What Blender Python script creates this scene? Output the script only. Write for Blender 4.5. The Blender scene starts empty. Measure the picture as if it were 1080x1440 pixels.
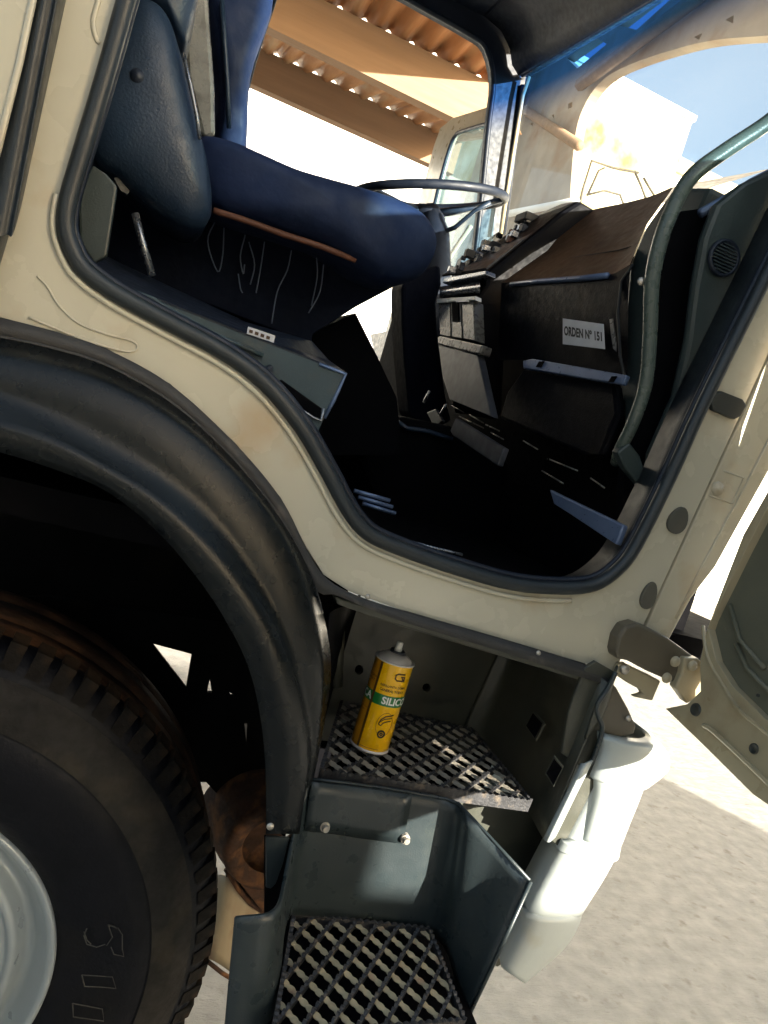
import bpy, math, random
from math import sin, cos, pi, radians, atan2, sqrt
from mathutils import Vector, Matrix
from mathutils.geometry import tessellate_polygon
random.seed(7)
scene = bpy.context.scene
col = scene.collection

# ------------------------------------------------------------------ camera
FOC = 1080.0
ROLL, PITCH, YAW = radians(16.5), radians(-5.5), radians(20)
CAM = Vector((0, -1.0, 1.45))
FW = Vector((sin(YAW)*cos(PITCH), cos(YAW)*cos(PITCH), sin(PITCH)))
RT0 = Vector((cos(YAW), -sin(YAW), 0)); UP0 = RT0.cross(FW)
cd = bpy.data.cameras.new('camera'); cam = bpy.data.objects.new('camera', cd); col.objects.link(cam)
cd.lens = 27.0; cd.sensor_width = 36.0; cd.clip_start = 0.02; cd.clip_end = 2000
rx = RT0*cos(ROLL)+UP0*sin(ROLL); ry = -RT0*sin(ROLL)+UP0*cos(ROLL)
m = Matrix((rx, ry, -FW)).transposed().to_4x4(); m.translation = CAM
cam.matrix_world = m
scene.camera = cam

# ------------------------------------------------------------------ light
SUN_AZ, SUN_EL = radians(150), radians(13)      # azimuth measured from +Y towards +X
sd = Vector((sin(SUN_AZ)*cos(SUN_EL), cos(SUN_AZ)*cos(SUN_EL), sin(SUN_EL)))
w = bpy.data.worlds.new("World"); scene.world = w; w.use_nodes = True
nt = w.node_tree; bg = nt.nodes['Background']
sky = nt.nodes.new('ShaderNodeTexSky'); sky.sky_type = 'NISHITA'; sky.sun_disc = False
sky.sun_elevation = SUN_EL; sky.sun_rotation = SUN_AZ; sky.air_density = 1.0; sky.dust_density = 5.0
hz = nt.nodes.new('ShaderNodeMix'); hz.data_type = 'RGBA'; hz.blend_type = 'ADD'; hz.inputs[0].default_value = 1.0   # thin even high haze over the whole sky
nt.links.new(sky.outputs[0], hz.inputs[6]); hz.inputs[7].default_value = (.42, .50, .46, 1); nt.links.new(hz.outputs[2], bg.inputs[0]); bg.inputs[1].default_value = 0.09
sl = bpy.data.lights.new('sun', 'SUN'); sl.energy = 5.0; sl.angle = radians(0.5); sl.color = (1.0, 0.93, 0.80)
so = bpy.data.objects.new('sun', sl); col.objects.link(so)
so.rotation_euler = sd.to_track_quat('Z', 'Y').to_euler()
scene.view_settings.view_transform = 'Standard'; scene.view_settings.look = 'None'
scene.view_settings.exposure = 2.12; scene.view_settings.gamma = 1.0
scene.view_settings.use_curve_mapping = False
scene.render.resolution_x = 768; scene.render.resolution_y = 1024

TREND, WALLH = 2.83, 1.90  # end of the added shade trailer, height of the added shade wall
# ------------------------------------------------------------------ helpers
def ray(x, y):
    dx, dy = x-540, y-720
    return FW*FOC + RT0*(dx*cos(ROLL)+dy*sin(ROLL)) + UP0*(dx*sin(ROLL)-dy*cos(ROLL))
def onY(x, y, Y): d = ray(x, y); return CAM + d*((Y-CAM.y)/d.y)
def onX(x, y, X): d = ray(x, y); return CAM + d*((X-CAM.x)/d.x)
def onZ(x, y, Z): d = ray(x, y); return CAM + d*((Z-CAM.z)/d.z)
def V(*a): return Vector(a)

def smooth(pts, n=6, closed=False):
    """Catmull-Rom through the points."""
    P = [Vector(p) for p in pts]; out = []
    N = len(P); rng = N if closed else N-1
    for i in range(rng):
        p0 = P[(i-1) % N] if closed or i > 0 else P[0]*2-P[1]
        p1 = P[i]; p2 = P[(i+1) % N]
        p3 = P[(i+2) % N] if closed or i+2 < N else P[-1]*2-P[-2]
        for k in range(n):
            t = k/n
            out.append(0.5*((2*p1)+(p2-p0)*t+(2*p0-5*p1+4*p2-p3)*t*t+(3*p1-p0-3*p2+p3)*t**3))
    if not closed: out.append(P[-1].copy())
    return out
def resample(pts, n):
    P = [Vector(p) for p in pts]; L = [0]
    for a, b in zip(P, P[1:]): L.append(L[-1]+(b-a).length)
    out = []; j = 0
    for i in range(n):
        s = L[-1]*i/(n-1)
        while j < len(P)-2 and L[j+1] < s: j += 1
        d = L[j+1]-L[j]; out.append(P[j].lerp(P[j+1], 0 if d == 0 else (s-L[j])/d))
    return out

def mk(name, vs, fs, mat, parent=None, sm=False, bevel=0, solid=0, data=None):
    if data is None:
        data = bpy.data.meshes.new(name); data.from_pydata([tuple(v) for v in vs], [], fs); data.update()
        data.materials.append(mat)
        if sm: data.polygons.foreach_set('use_smooth', [True]*len(data.polygons))
    o = bpy.data.objects.new(name, data); col.objects.link(o)
    if parent: o.parent = parent
    if solid:
        md = o.modifiers.new('s', 'SOLIDIFY'); md.thickness = solid; md.offset = 0
    if bevel:
        md = o.modifiers.new('b', 'BEVEL'); md.width = bevel; md.segments = 2; md.limit_method = 'ANGLE'; md.angle_limit = radians(40)
        md.harden_normals = False
    return o
def tag(o, label, cat, group=None, kind=None):
    if label: o['label'] = label
    if cat: o['category'] = cat
    if group: o['group'] = group
    if kind: o['kind'] = kind
    return o
def empty(name, loc=(0, 0, 0), label=None, cat=None, group=None):
    o = bpy.data.objects.new(name, None); col.objects.link(o); o.location = loc; o.empty_display_size = .1
    return tag(o, label, cat, group)

def slab(name, loop, off, mat, parent=None, holes=(), bevel=0, sm=False):
    """solid plate: outline loop (+holes) extruded by vector off"""
    loops = [[Vector(p) for p in loop]]+[[Vector(p) for p in h] for h in holes]
    tri = tessellate_polygon(loops)
    vs = [p for l in loops for p in l]; n = len(vs); off = Vector(off)
    fs = [tuple(t) for t in tri]+[tuple(n+i for i in reversed(t)) for t in tri]
    vs = vs+[p+off for p in vs]; s = 0
    for l in loops:
        k = len(l)
        for i in range(k): a, b = s+i, s+(i+1) % k; fs.append((a, b, n+b, n+a))
        s += k
    o = mk(name, vs, fs, mat, parent, False, bevel)
    import bmesh
    bm = bmesh.new(); bm.from_mesh(o.data); bmesh.ops.recalc_face_normals(bm, faces=bm.faces); bm.to_mesh(o.data); bm.free()
    return o
def pY(l, Y): return [onY(x, y, Y) for x, y in l]
def pX(l, X): return [onX(x, y, X) for x, y in l]
def slabY(name, px, Y, t, mat, parent=None, holes=(), bevel=0): return slab(name, pY(px, Y), (0, t, 0), mat, parent, [pY(h, Y) for h in holes], bevel)
def slabX(name, px, X, t, mat, parent=None, holes=(), bevel=0): return slab(name, pX(px, X), (t, 0, 0), mat, parent, [pX(h, X) for h in holes], bevel)

def loft(name, rows, mat, parent=None, closed=False, sm=True, solid=0, n=None):
    if n: rows = [resample(r, n) for r in rows]
    R, Cn = len(rows), len(rows[0]); vs = [p for r in rows for p in r]; fs = []
    for i in range(R if closed else R-1):
        for j in range(Cn-1):
            a = i*Cn+j; b = ((i+1) % R)*Cn+j; fs.append((a, a+1, b+1, b))
    return mk(name, vs, fs, mat, parent, sm, 0, solid)
def cols(name, cl, mat, parent=None, sm=True, solid=0, sub=5, nz=8):
    """surface from vertical columns (top px, bottom px, Ytop, Ybottom)"""
    tops = smooth([onY(a[0], a[1], y0) for a, b, y0, y1 in cl], sub); bots = smooth([onY(b[0], b[1], y1) for a, b, y0, y1 in cl], sub)
    rows = [[t.lerp(b, k/nz) for k in range(nz+1)] for t, b in zip(tops, bots)]
    return loft(name, rows, mat, parent, sm=sm, solid=solid)
def tube(name, pts, r, mat, parent=None, seg=10, closed=False, flat=1.0, data_only=False):
    P = [Vector(p) for p in pts]; N = len(P); vs = []; fs = []
    up = None
    for i in range(N):
        if closed: t = P[(i+1) % N]-P[i-1]
        else: t = P[min(i+1, N-1)]-P[max(i-1, 0)]
        t.normalize()
        if up is None: up = Vector((0, 1, 0)) if abs(t.y) < .8 else Vector((0, 0, 1))
        up = (up-t*up.dot(t)).normalized(); s = t.cross(up)
        rr = r[i] if isinstance(r, (list, tuple)) else r
        for k in range(seg):
            a = 2*pi*k/seg; vs.append(P[i]+up*(cos(a)*rr*flat)+s*(sin(a)*rr))
    for i in range(N if closed else N-1):
        for k in range(seg):
            a = i*seg+k; b = i*seg+(k+1) % seg; c = ((i+1) % N)*seg+(k+1) % seg; d = ((i+1) % N)*seg+k
            fs.append((a, b, c, d))
    if not closed: fs.append(tuple(range(seg-1, -1, -1))); fs.append(tuple((N-1)*seg+k for k in range(seg)))
    if data_only: return vs, fs
    return mk(name, vs, fs, mat, parent, True)
def lathe(name, prof, c, axis, mat, parent=None, seg=64, sm=True, a0=0, a1=2*pi):
    """prof: (radius, along axis)"""
    ax = Vector(axis).normalized(); u = ax.orthogonal().normalized()
    if abs(ax.y) > .9: u = Vector((1, 0, 0))
    if abs(ax.z) > .9: u = Vector((1, 0, 0))
    v = ax.cross(u); c = Vector(c); vs = []; fs = []; full = abs(a1-a0-2*pi) < 1e-6
    S = seg if full else seg+1
    for i in range(S):
        a = a0+(a1-a0)*i/seg; d = u*cos(a)+v*sin(a)
        for r, h in prof: vs.append(c+d*r+ax*h)
    K = len(prof)
    for i in range(seg):
        for k in range(K-1):
            a = i*K+k; b = ((i+1) % S)*K+k; fs.append((a, b, b+1, a+1))
    o = mk(name, vs, fs, mat, parent, sm)
    return o
def box(name, lo, hi, mat, parent=None, bevel=0, rz=0):
    x0, y0, z0 = lo; x1, y1, z1 = hi
    vs = [(x0, y0, z0), (x1, y0, z0), (x1, y1, z0), (x0, y1, z0), (x0, y0, z1), (x1, y0, z1), (x1, y1, z1), (x0, y1, z1)]
    fs = [(0, 3, 2, 1), (4, 5, 6, 7), (0, 1, 5, 4), (1, 2, 6, 5), (2, 3, 7, 6), (3, 0, 4, 7)]
    return mk(name, vs, fs, mat, parent, False, bevel)
def puff(name, px, Y, depth, mat, parent=None, rings=7, back=.12, power=.5, closedspline=True):
    """upholstered pad: outline at depth Y, bulging towards -Y, with a body behind it"""
    o2 = [(p.x, p.y) for p in smooth([V(x, y, 0) for x, y in px], 5, True)]
    P = [onY(x, y, Y) for x, y in o2]; c = sum(P, Vector())/len(P); N = len(P); vs = []; fs = []
    vs += [p+V(0, back, 0) for p in P]
    for k in range(rings):
        s = 1-(k/rings)**1.6; d = depth*(1-s**2.6)**power
        vs += [c+(p-c)*s-V(0, d, 0) for p in P]
    vs.append(c-V(0, depth, 0))
    for k in range(rings):
        for i in range(N): a = k*N+i; b = k*N+(i+1) % N; fs.append((a, b, b+N, a+N))
    k = rings
    for i in range(N): fs.append((k*N+i, k*N+(i+1) % N, (k+1)*N))
    fs.append(tuple(range(N-1, -1, -1)))
    return mk(name, vs, fs, mat, parent, True)

# ------------------------------------------------------------------ materials
def mat(name, c, rough=.5, metal=0, var=.15, vscale=4, bump=0, bscale=200, c2=None, c2amt=.5, c2scale=3, coat=0, rvar=.1, spec=.5, detail=6, streak=None):
    m = bpy.data.materials.new(name); m.use_nodes = True; n = m.node_tree; L = n.links; b = n.nodes['Principled BSDF']
    tc = n.nodes.new('ShaderNodeTexCoord'); src = tc.outputs['Object']
    if streak:
        mp = n.nodes.new('ShaderNodeMapping'); mp.inputs['Scale'].default_value = streak; L.new(src, mp.inputs[0]); src = mp.outputs[0]
    def noise(s, d=detail):
        t = n.nodes.new('ShaderNodeTexNoise'); t.inputs['Scale'].default_value = s; t.inputs['Detail'].default_value = d
        L.new(src, t.inputs['Vector']); return t
    n1 = noise(vscale)
    mr = n.nodes.new('ShaderNodeMapRange'); L.new(n1.outputs['Fac'], mr.inputs[0])
    mr.inputs[1].default_value = .3; mr.inputs[2].default_value = .7; mr.inputs[3].default_value = 1-var; mr.inputs[4].default_value = 1+var
    mul = n.nodes.new('ShaderNodeMix'); mul.data_type = 'RGBA'; mul.blend_type = 'MULTIPLY'; mul.inputs[0].default_value = 1
    mul.inputs[6].default_value = (*c, 1); L.new(mr.outputs[0], mul.inputs[7]); outc = mul.outputs[2]
    if c2:
        n2 = noise(c2scale, 8); cr = n.nodes.new('ShaderNodeMapRange'); L.new(n2.outputs['Fac'], cr.inputs[0])
        cr.inputs[1].default_value = .62-.25*c2amt; cr.inputs[2].default_value = .8-.25*c2amt
        mx = n.nodes.new('ShaderNodeMix'); mx.data_type = 'RGBA'; L.new(cr.outputs[0], mx.inputs[0]); L.new(outc, mx.inputs[6])
        mx.inputs[7].default_value = (*c2, 1); outc = mx.outputs[2]
    L.new(outc, b.inputs['Base Color'])
    n3 = noise(vscale*5); r = n.nodes.new('ShaderNodeMapRange'); L.new(n3.outputs['Fac'], r.inputs[0])
    r.inputs[1].default_value = .3; r.inputs[2].default_value = .7
    r.inputs[3].default_value = max(.03, rough-rvar); r.inputs[4].default_value = min(1, rough+rvar); L.new(r.outputs[0], b.inputs['Roughness'])
    b.inputs['Metallic'].default_value = metal; b.inputs['Coat Weight'].default_value = coat; b.inputs['Coat Roughness'].default_value = .15
    b.inputs['Specular IOR Level'].default_value = spec
    if bump:
        n4 = noise(bscale, 3); bp = n.nodes.new('ShaderNodeBump'); bp.inputs['Strength'].default_value = bump; bp.inputs['Distance'].default_value = .002
        L.new(n4.outputs['Fac'], bp.inputs['Height']); L.new(bp.outputs[0], b.inputs['Normal'])
    return m
def glass(name, tint, gloss=.06, dirt=0.0):
    m = bpy.data.materials.new(name); m.use_nodes = True; n = m.node_tree; n.nodes.clear(); L = n.links
    o = n.nodes.new('ShaderNodeOutputMaterial'); t = n.nodes.new('ShaderNodeBsdfTransparent'); t.inputs[0].default_value = (*tint, 1)
    g = n.nodes.new('ShaderNodeBsdfGlossy'); g.inputs['Roughness'].default_value = .03
    mx = n.nodes.new('ShaderNodeMixShader'); f = n.nodes.new('ShaderNodeLayerWeight'); f.inputs[0].default_value = .12
    fm = n.nodes.new('ShaderNodeMath'); fm.operation = 'MULTIPLY'; fm.inputs[1].default_value = .35; L.new(f.outputs['Facing'], fm.inputs[0]); L.new(fm.outputs[0], mx.inputs[0]); L.new(t.outputs[0], mx.inputs[1]); L.new(g.outputs[0], mx.inputs[2])
    last = mx
    if dirt:
        d = n.nodes.new('ShaderNodeBsdfTranslucent'); d.inputs[0].default_value = (.8, .75, .65, 1)
        m2 = n.nodes.new('ShaderNodeMixShader'); nz = n.nodes.new('ShaderNodeTexNoise'); nz.inputs['Scale'].default_value = 3
        ma = n.nodes.new('ShaderNodeMath'); ma.operation = 'MULTIPLY'; ma.inputs[1].default_value = dirt*2
        L.new(nz.outputs['Fac'], ma.inputs[0]); L.new(ma.outputs[0], m2.inputs[0]); L.new(mx.outputs[0], m2.inputs[1]); L.new(d.outputs[0], m2.inputs[2]); last = m2
    L.new(last.outputs[0], o.inputs[0]); return m

M = {}
M['beige'] = mat('cream_paint', (.52, .485, .375), .26, var=.06, vscale=3, bump=.1, bscale=60, c2=(.46, .36, .23), c2amt=.2, c2scale=9, coat=.3, rvar=.06)
M['beige2'] = mat('cream_paint_dusty', (.42, .37, .25), .4, var=.08, vscale=3, bump=.12, bscale=60, c2=(.27, .2, .12), c2amt=.3, c2scale=11, coat=.15)
M['trim'] = mat('grained_black_plastic', (.035, .034, .033), .5, var=.2, vscale=12, bump=.6, bscale=900, c2=(.10, .09, .08), c2amt=.15, c2scale=30)
M['fender'] = mat('satin_black_plastic', (.005, .007, .008), .27, var=.2, vscale=8, bump=.22, bscale=600, c2=(.014, .013, .010), c2amt=.15, c2scale=4, rvar=.02, spec=.32)
M['step'] = mat('slate_plastic', (.023, .032, .035), .32, var=.15, vscale=7, bump=.12, bscale=400, c2=(.036, .045, .044), c2amt=.2, c2scale=14, rvar=.08)
M['recess'] = mat('dusty_green_plastic', (.050, .052, .040), .4, var=.2, vscale=6, bump=.15, bscale=300, c2=(.080, .072, .048), c2amt=.45, c2scale=5)
M['black'] = mat('black_rubber_lining', (.0022, .0022, .003), .9, var=.3, vscale=10, spec=.08)
M['well'] = mat('grimy_wheel_well', (.004, .004, .004), .95, var=.5, vscale=14, c2=(.008, .006, .004), c2amt=.3, c2scale=7, spec=.1)
M['seal'] = mat('door_rubber', (.018, .024, .028), .42, var=.2, vscale=12, bump=.2, bscale=500, rvar=.08)
M['tyre'] = mat('tyre_rubber', (.0035, .004, .0065), .5, var=.3, vscale=9, bump=.3, bscale=150, c2=(.009, .008, .007), c2amt=.3, c2scale=6, spec=.2)
M['sidewall'] = mat('dusty_sidewall_rubber', (.015, .013, .011), .75, var=.4, vscale=16, bump=.4, bscale=120, c2=(.04, .032, .020), c2amt=.4, c2scale=9, spec=.3)
M['tread'] = mat('muddy_tread_rubber', (.010, .008, .006), .85, var=.35, vscale=18, bump=.6, bscale=120, c2=(.045, .026, .013), c2amt=.5, c2scale=14, spec=.2)
M['treadmud'] = mat('red_brown_tread_mud', (.035, .018, .010), .85, var=.4, vscale=25, bump=.8, bscale=90, c2=(.10, .045, .02), c2amt=.55, c2scale=12, spec=.2)
M['scuff'] = mat('scuffed_lettering_edge', (.045, .043, .035), .7, var=.4, vscale=40)
M['rim'] = mat('silver_wheel_paint', (.36, .40, .41), .36, metal=.35, var=.06, vscale=6, bump=.05, bscale=200, c2=(.26, .25, .2), c2amt=.1, c2scale=5)
M['grate'] = mat('dark_zinc', (.045, .045, .048), .5, metal=.35, var=.3, vscale=40, bump=.4, bscale=300, c2=(.16, .13, .10), c2amt=.3, c2scale=60)
M['grate2'] = mat('sunlit_worn_zinc', (.46, .39, .25), .5, metal=.1, var=.25, vscale=30, bump=.3, bscale=250, c2=(.35, .22, .14), c2amt=.35, c2scale=45)  # cream base paints sunlight on the lower cross bars; brown patches are wear
M['grate3'] = mat('sun_lightened_zinc', (.34, .31, .25), .55, metal=.1, var=.3, vscale=40, bump=.4, bscale=300, c2=(.38, .30, .22), c2amt=.35, c2scale=60)  # upper cross bars lightened to make the sun patch read whiter
M['bumper'] = mat('pale_bumper_paint', (.42, .46, .45), .38, var=.06, vscale=5, bump=.1, bscale=120, c2=(.38, .37, .3), c2amt=.15, c2scale=12)
M['interior'] = mat('navy_trim', (.007, .012, .024), .5, var=.2, vscale=10, bump=.25, bscale=400)
M['vinyl'] = mat('grey_blue_vinyl', (.018, .034, .062), .38, var=.2, vscale=8, bump=.35, bscale=260, rvar=.12)
M['skirt'] = mat('black_navy_bellows', (.0022, .0038, .011), .8, var=.3, vscale=10, bump=.5, bscale=60, spec=.15)
M['seat'] = mat('blue_seat_cloth', (.004, .014, .054), .75, var=.3, vscale=5, bump=1.0, bscale=35, rvar=.15)
M['panel'] = mat('dark_green_grey_trim', (.035, .048, .046), .42, var=.2, vscale=8, bump=.2, bscale=400)
M['box'] = mat('teal_grey_seat_box', (.035, .060, .070), .42, var=.2, vscale=9, bump=.2, bscale=300, c2=(.07, .07, .06), c2amt=.2, c2scale=20)
M['dash'] = mat('leathery_black_dash', (.0035, .0038, .0055), .5, var=.3, vscale=14, bump=.3, bscale=260, spec=.07, c2=(.016, .011, .007), c2amt=.15, c2scale=6)
M['dashtop'] = mat('brown_dash_top', (.085, .042, .016), .5, var=.25, vscale=9, bump=.5, bscale=200)
M['console'] = mat('satin_grey_console', (.16, .15, .13), .3, metal=.3, var=.12, vscale=14, bump=.1, bscale=300, c2=(.08, .07, .06), c2amt=.3, c2scale=25)
M['consoledark'] = mat('dusty_console_flap', (.05, .052, .06), .4, var=.3, vscale=10, c2=(.10, .10, .11), c2amt=.3, c2scale=18)
M['steel'] = mat('scuffed_steel', (.30, .31, .33), .3, metal=.8, var=.12, vscale=25, bump=.15, bscale=200)
M['bluestrip'] = mat('blue_grey_strip', (.16, .22, .36), .35, metal=.4, var=.1, vscale=20)
M['handle'] = mat('grey_green_grab_rail', (.075, .095, .08), .3, var=.12, vscale=14, bump=.2, bscale=300)
M['paper'] = mat('creased_paper', (.62, .62, .64), .7, var=.06, vscale=30, bump=.5, bscale=60)
M['ink'] = mat('black_ink', (.012, .012, .012), .6, var=.1)
M['orange'] = mat('orange_piping', (.13, .045, .022), .6, var=.2)
M['rust'] = mat('rusty_iron', (.045, .018, .007), .85, var=.5, vscale=30, bump=1.0, bscale=70, c2=(.16, .065, .018), c2amt=.45, c2scale=26)
M['rusttank'] = mat('stained_cream_tank', (.38, .31, .2), .6, var=.15, vscale=10, bump=.2, bscale=80, c2=(.18, .075, .03), c2amt=.5, c2scale=9, streak=(1, 1, .35))
M['bolt'] = mat('zinc_bolt', (.50, .46, .40), .35, metal=.7, var=.15, vscale=60)
M['arm'] = mat('brown_grey_hinge_iron', (.10, .085, .06), .45, var=.15, vscale=14, c2=(.2, .17, .12), c2amt=.2)
M['plug'] = mat('grey_rubber_plug', (.10, .095, .075), .6, var=.15)
M['plugdark'] = mat('dark_rubber_stop', (.03, .034, .03), .5, var=.15)
M['doorin'] = mat('olive_grey_door_panel', (.12, .12, .085), .5, var=.1, vscale=5, bump=.15, bscale=150)
M['doorframe'] = mat('beige_door_frame', (.40, .34, .22), .35, var=.08, vscale=4, bump=.15, bscale=90, coat=.3, c2=(.28, .22, .13), c2amt=.2, c2scale=12)
M['yellow'] = mat('yellow_can_print', (.95, .52, .004), .28, var=.03, vscale=10, coat=.4)
M['amber'] = mat('amber_can_print', (.50, .22, .01), .3, var=.05, vscale=10, coat=.4)
M['green'] = mat('green_can_band', (.01, .16, .03), .3, var=.05, coat=.4)
M['brownink'] = mat('brown_ink', (.07, .028, .006), .4, var=.1)
M['white'] = mat('white_print', (.75, .75, .70), .4, var=.02)
M['nozzle'] = mat('white_nozzle_plastic', (.80, .78, .72), .4, var=.05)
M['candome'] = mat('can_dome_metal', (.66, .62, .58), .4, metal=.2, var=.08, vscale=30)
M['hair'] = mat('pale_loose_thread', (.13, .15, .20), .7, var=.1)
M['tan'] = mat('tan_timber_purlin', (.27, .17, .10), .8, var=.12, vscale=4, bump=.4, bscale=30, streak=(.2, 3, 3))
M['sheet'] = mat('orange_corrugated_sheet', (.40, .19, .075), .65, var=.15, vscale=3, c2=(.40, .27, .15), c2amt=.5, c2scale=3, streak=(3, .3, 1))
M['shedwall'] = mat('brown_shed_wall', (.33, .27, .20), .8, var=.2, vscale=2, bump=.3, bscale=20, c2=(.25, .15, .08), c2amt=.4, c2scale=1.5)
M['ochre'] = mat('ochre_glare_render', (.30, .22, .05), .9, var=.2, vscale=1, bump=.4, bscale=12, c2=(.85, .82, .6), c2amt=.8, c2scale=.7)  # pale blotches paint in the blown-out glare
M['whitewash'] = mat('whitewashed_render', (.80, .79, .75), .9, var=.06, vscale=1, bump=.3, bscale=12)
M['shade_panel'] = mat('shade_trailer_panel', (.5, .5, .48), .5, var=.1)
M['frame'] = mat('dull_brown_tube', (.05, .04, .02), .6, var=.2)
M['hill'] = mat('dry_hill', (.30, .23, .12), .95, var=.3, vscale=.06, c2=(.12, .12, .05), c2amt=.5, c2scale=.09)
M['winglass'] = glass('windscreen_glass', (.93, .96, .97), dirt=.02)
M['doorglass'] = glass('door_glass', (.62, .78, .88), dirt=.04)
M['lens'] = glass('lamp_lens', (.9, .95, 1))
# blue sunband: a tint that fades out downwards across the film itself
def sunband():
    m = bpy.data.materials.new('blue_sunband_film'); m.use_nodes = True; n = m.node_tree; n.nodes.clear(); L = n.links
    o = n.nodes.new('ShaderNodeOutputMaterial'); t = n.nodes.new('ShaderNodeBsdfTransparent')
    at = n.nodes.new('ShaderNodeAttribute'); at.attribute_name = 'band'
    cr = n.nodes.new('ShaderNodeMix'); cr.data_type = 'RGBA'; cr.inputs[6].default_value = (1, 1, 1, 1); cr.inputs[7].default_value = (.05, .20, .62, 1)
    L.new(at.outputs['Fac'], cr.inputs[0]); L.new(cr.outputs[2], t.inputs[0]); L.new(t.outputs[0], o.inputs[0]); return m
M['band'] = sunband()
def ground_mat():
    m = mat('dusty_concrete', (.42, .40, .36), .85, var=.16, vscale=14, bump=.0, c2=(.27, .24, .20), c2amt=.12, c2scale=16)
    n = m.node_tree; L = n.links; b = n.nodes['Principled BSDF']; tc = [x for x in n.nodes if x.type == 'TEX_COORD'][0]
    a = n.nodes.new('ShaderNodeTexNoise'); a.inputs['Scale'].default_value = 3; a.inputs['Detail'].default_value = 12; a.inputs['Roughness'].default_value = .7
    mp = n.nodes.new('ShaderNodeMapping'); mp.inputs['Rotation'].default_value = (0, 0, radians(35)); mp.inputs['Scale'].default_value = (1, 4, 1)
    L.new(tc.outputs['Object'], mp.inputs[0])
    v = n.nodes.new('ShaderNodeTexNoise'); v.inputs['Scale'].default_value = 5; v.inputs['Detail'].default_value = 9; v.inputs['Roughness'].default_value = .75
    L.new(mp.outputs[0], v.inputs['Vector']); L.new(tc.outputs['Object'], a.inputs['Vector'])
    ad = n.nodes.new('ShaderNodeMath'); ad.operation = 'ADD'; L.new(a.outputs[0], ad.inputs[0]); L.new(v.outputs[0], ad.inputs[1])
    bp = n.nodes.new('ShaderNodeBump'); bp.inputs['Strength'].default_value = .75; bp.inputs['Distance'].default_value = .03
    vo = n.nodes.new('ShaderNodeTexVoronoi'); vo.inputs['Scale'].default_value = 9; vo.feature = 'F1'; L.new(mp.outputs[0], vo.inputs['Vector'])
    pm = n.nodes.new('ShaderNodeMapRange'); pm.inputs[1].default_value = .02; pm.inputs[2].default_value = .13; pm.inputs[3].default_value = -.35; pm.inputs[4].default_value = 0; L.new(vo.outputs['Distance'], pm.inputs[0])
    a2_ = n.nodes.new('ShaderNodeMath'); a2_.operation = 'ADD'; L.new(ad.outputs[0], a2_.inputs[0]); L.new(pm.outputs[0], a2_.inputs[1]); ad = a2_
    L.new(ad.outputs[0], bp.inputs['Height']); L.new(bp.outputs[0], b.inputs['Normal']); return m
M['ground'] = ground_mat()

# ------------------------------------------------------------------ setting: ground and hills
S = 600
g = mk('ground', [(-S, -S, 0), (S, -S, 0), (S, S, 0), (-S, S, 0)], [(0, 1, 2, 3)], M['ground']); tag(g, None, None, kind='structure')
hv = []; hf = []; NH = 90
for i in range(NH+1):
    a = radians(-30+150*i/NH)
    for j, rr in enumerate((150, 190, 240, 320)):
        hgt = [0, 14, 34, 0][j]*(.75+.35*sin(a*7+j)+.18*sin(a*17+1)+.1*sin(a*41))
        hv.append((sin(a)*rr, cos(a)*rr, hgt-.2))
for i in range(NH):
    for j in range(3): q = i*4+j; hf.append((q, q+1, q+5, q+4))
h = mk('hills', hv, hf, M['hill'], sm=True); tag(h, None, None, kind='structure')

# ================================================================== TRUCK
T = empty('truck', (.4, 0, 0), 'cream lorry cab with its passenger door open, black wheel arch and boarding steps', 'truck')
T_inv = Matrix.Translation((-.4, 0, 0))
class _Sub: pass
parts = []
def P(o, label=None):
    if label: o['label'] = label
    parts.append(o); return o
# parts are modelled in world coordinates under an origin-parent; the offset of the Empty is undone at the end
# ---- cab side (jamb + sill + pillar) with the door opening cut out
open_px = [(186, -60), (168, 0), (140, 100), (110, 200), (88, 275), (83, 318), (92, 352), (112, 385), (160, 421), (240, 465), (310, 503), (366, 545), (416, 605), (454, 670), (482, 722), (512, 757), (560, 780), (640, 808), (720, 830), (790, 836), (838, 831), (874, 808), (902, 772), (950, 676), (997, 572), (1080, 404), (1160, 240), (1250, 60), (1250, -60)]
open_s = [(p.x, p.y) for p in smooth([V(x, y, 0) for x, y in open_px], 4)]
outer_px = [(1300, -60), (1300, 40), (1200, 245), (1080, 498), (1000, 672), (923, 840), (904, 880), (880, 905), (866, 946), (700, 896), (560, 856), (492, 832), (455, 808), (430, 768), (395, 700), (330, 622), (240, 540), (150, 490), (75, 465), (0, 446), (-80, 436), (-80, 400), (0, 338), (28, 262), (60, 145), (92, 0), (104, -60)]
loop = [onY(x, y, .012) for x, y in open_s]+[onY(x, y, .012) for x, y in outer_px]
P(slab('cab_side', loop, (0, .03, 0), M['beige'], T, bevel=.004))
# return flange of the opening
rows = [[onY(x, y, .013) for x, y in open_s], [onY(x, y, .012)+V(0, .09, 0) for x, y in open_s]]
P(loft('opening_flange', rows, M['seal'], T, solid=.002))
cen = V(0, 0, 0)
def inset(px, d):
    out = []
    N = len(px)
    for i in range(N):
        a = px[max(i-1, 0)]; b = px[min(i+1, N-1)]; tx, ty = b[0]-a[0], b[1]-a[1]; l = sqrt(tx*tx+ty*ty) or 1
        out.append((px[i][0]+ty/l*d, px[i][1]-tx/l*d))
    return out
s1 = inset(open_s, 9)
P(tube('door_opening_seal', [onY(x, y, .008) for x, y in s1], .0105, M['seal'], T, seg=12))
s2 = inset(open_s, 20)
P(tube('seal_lip', [onY(x, y, .03) for x, y in s2], .006, M['interior'], T, seg=8))
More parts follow.
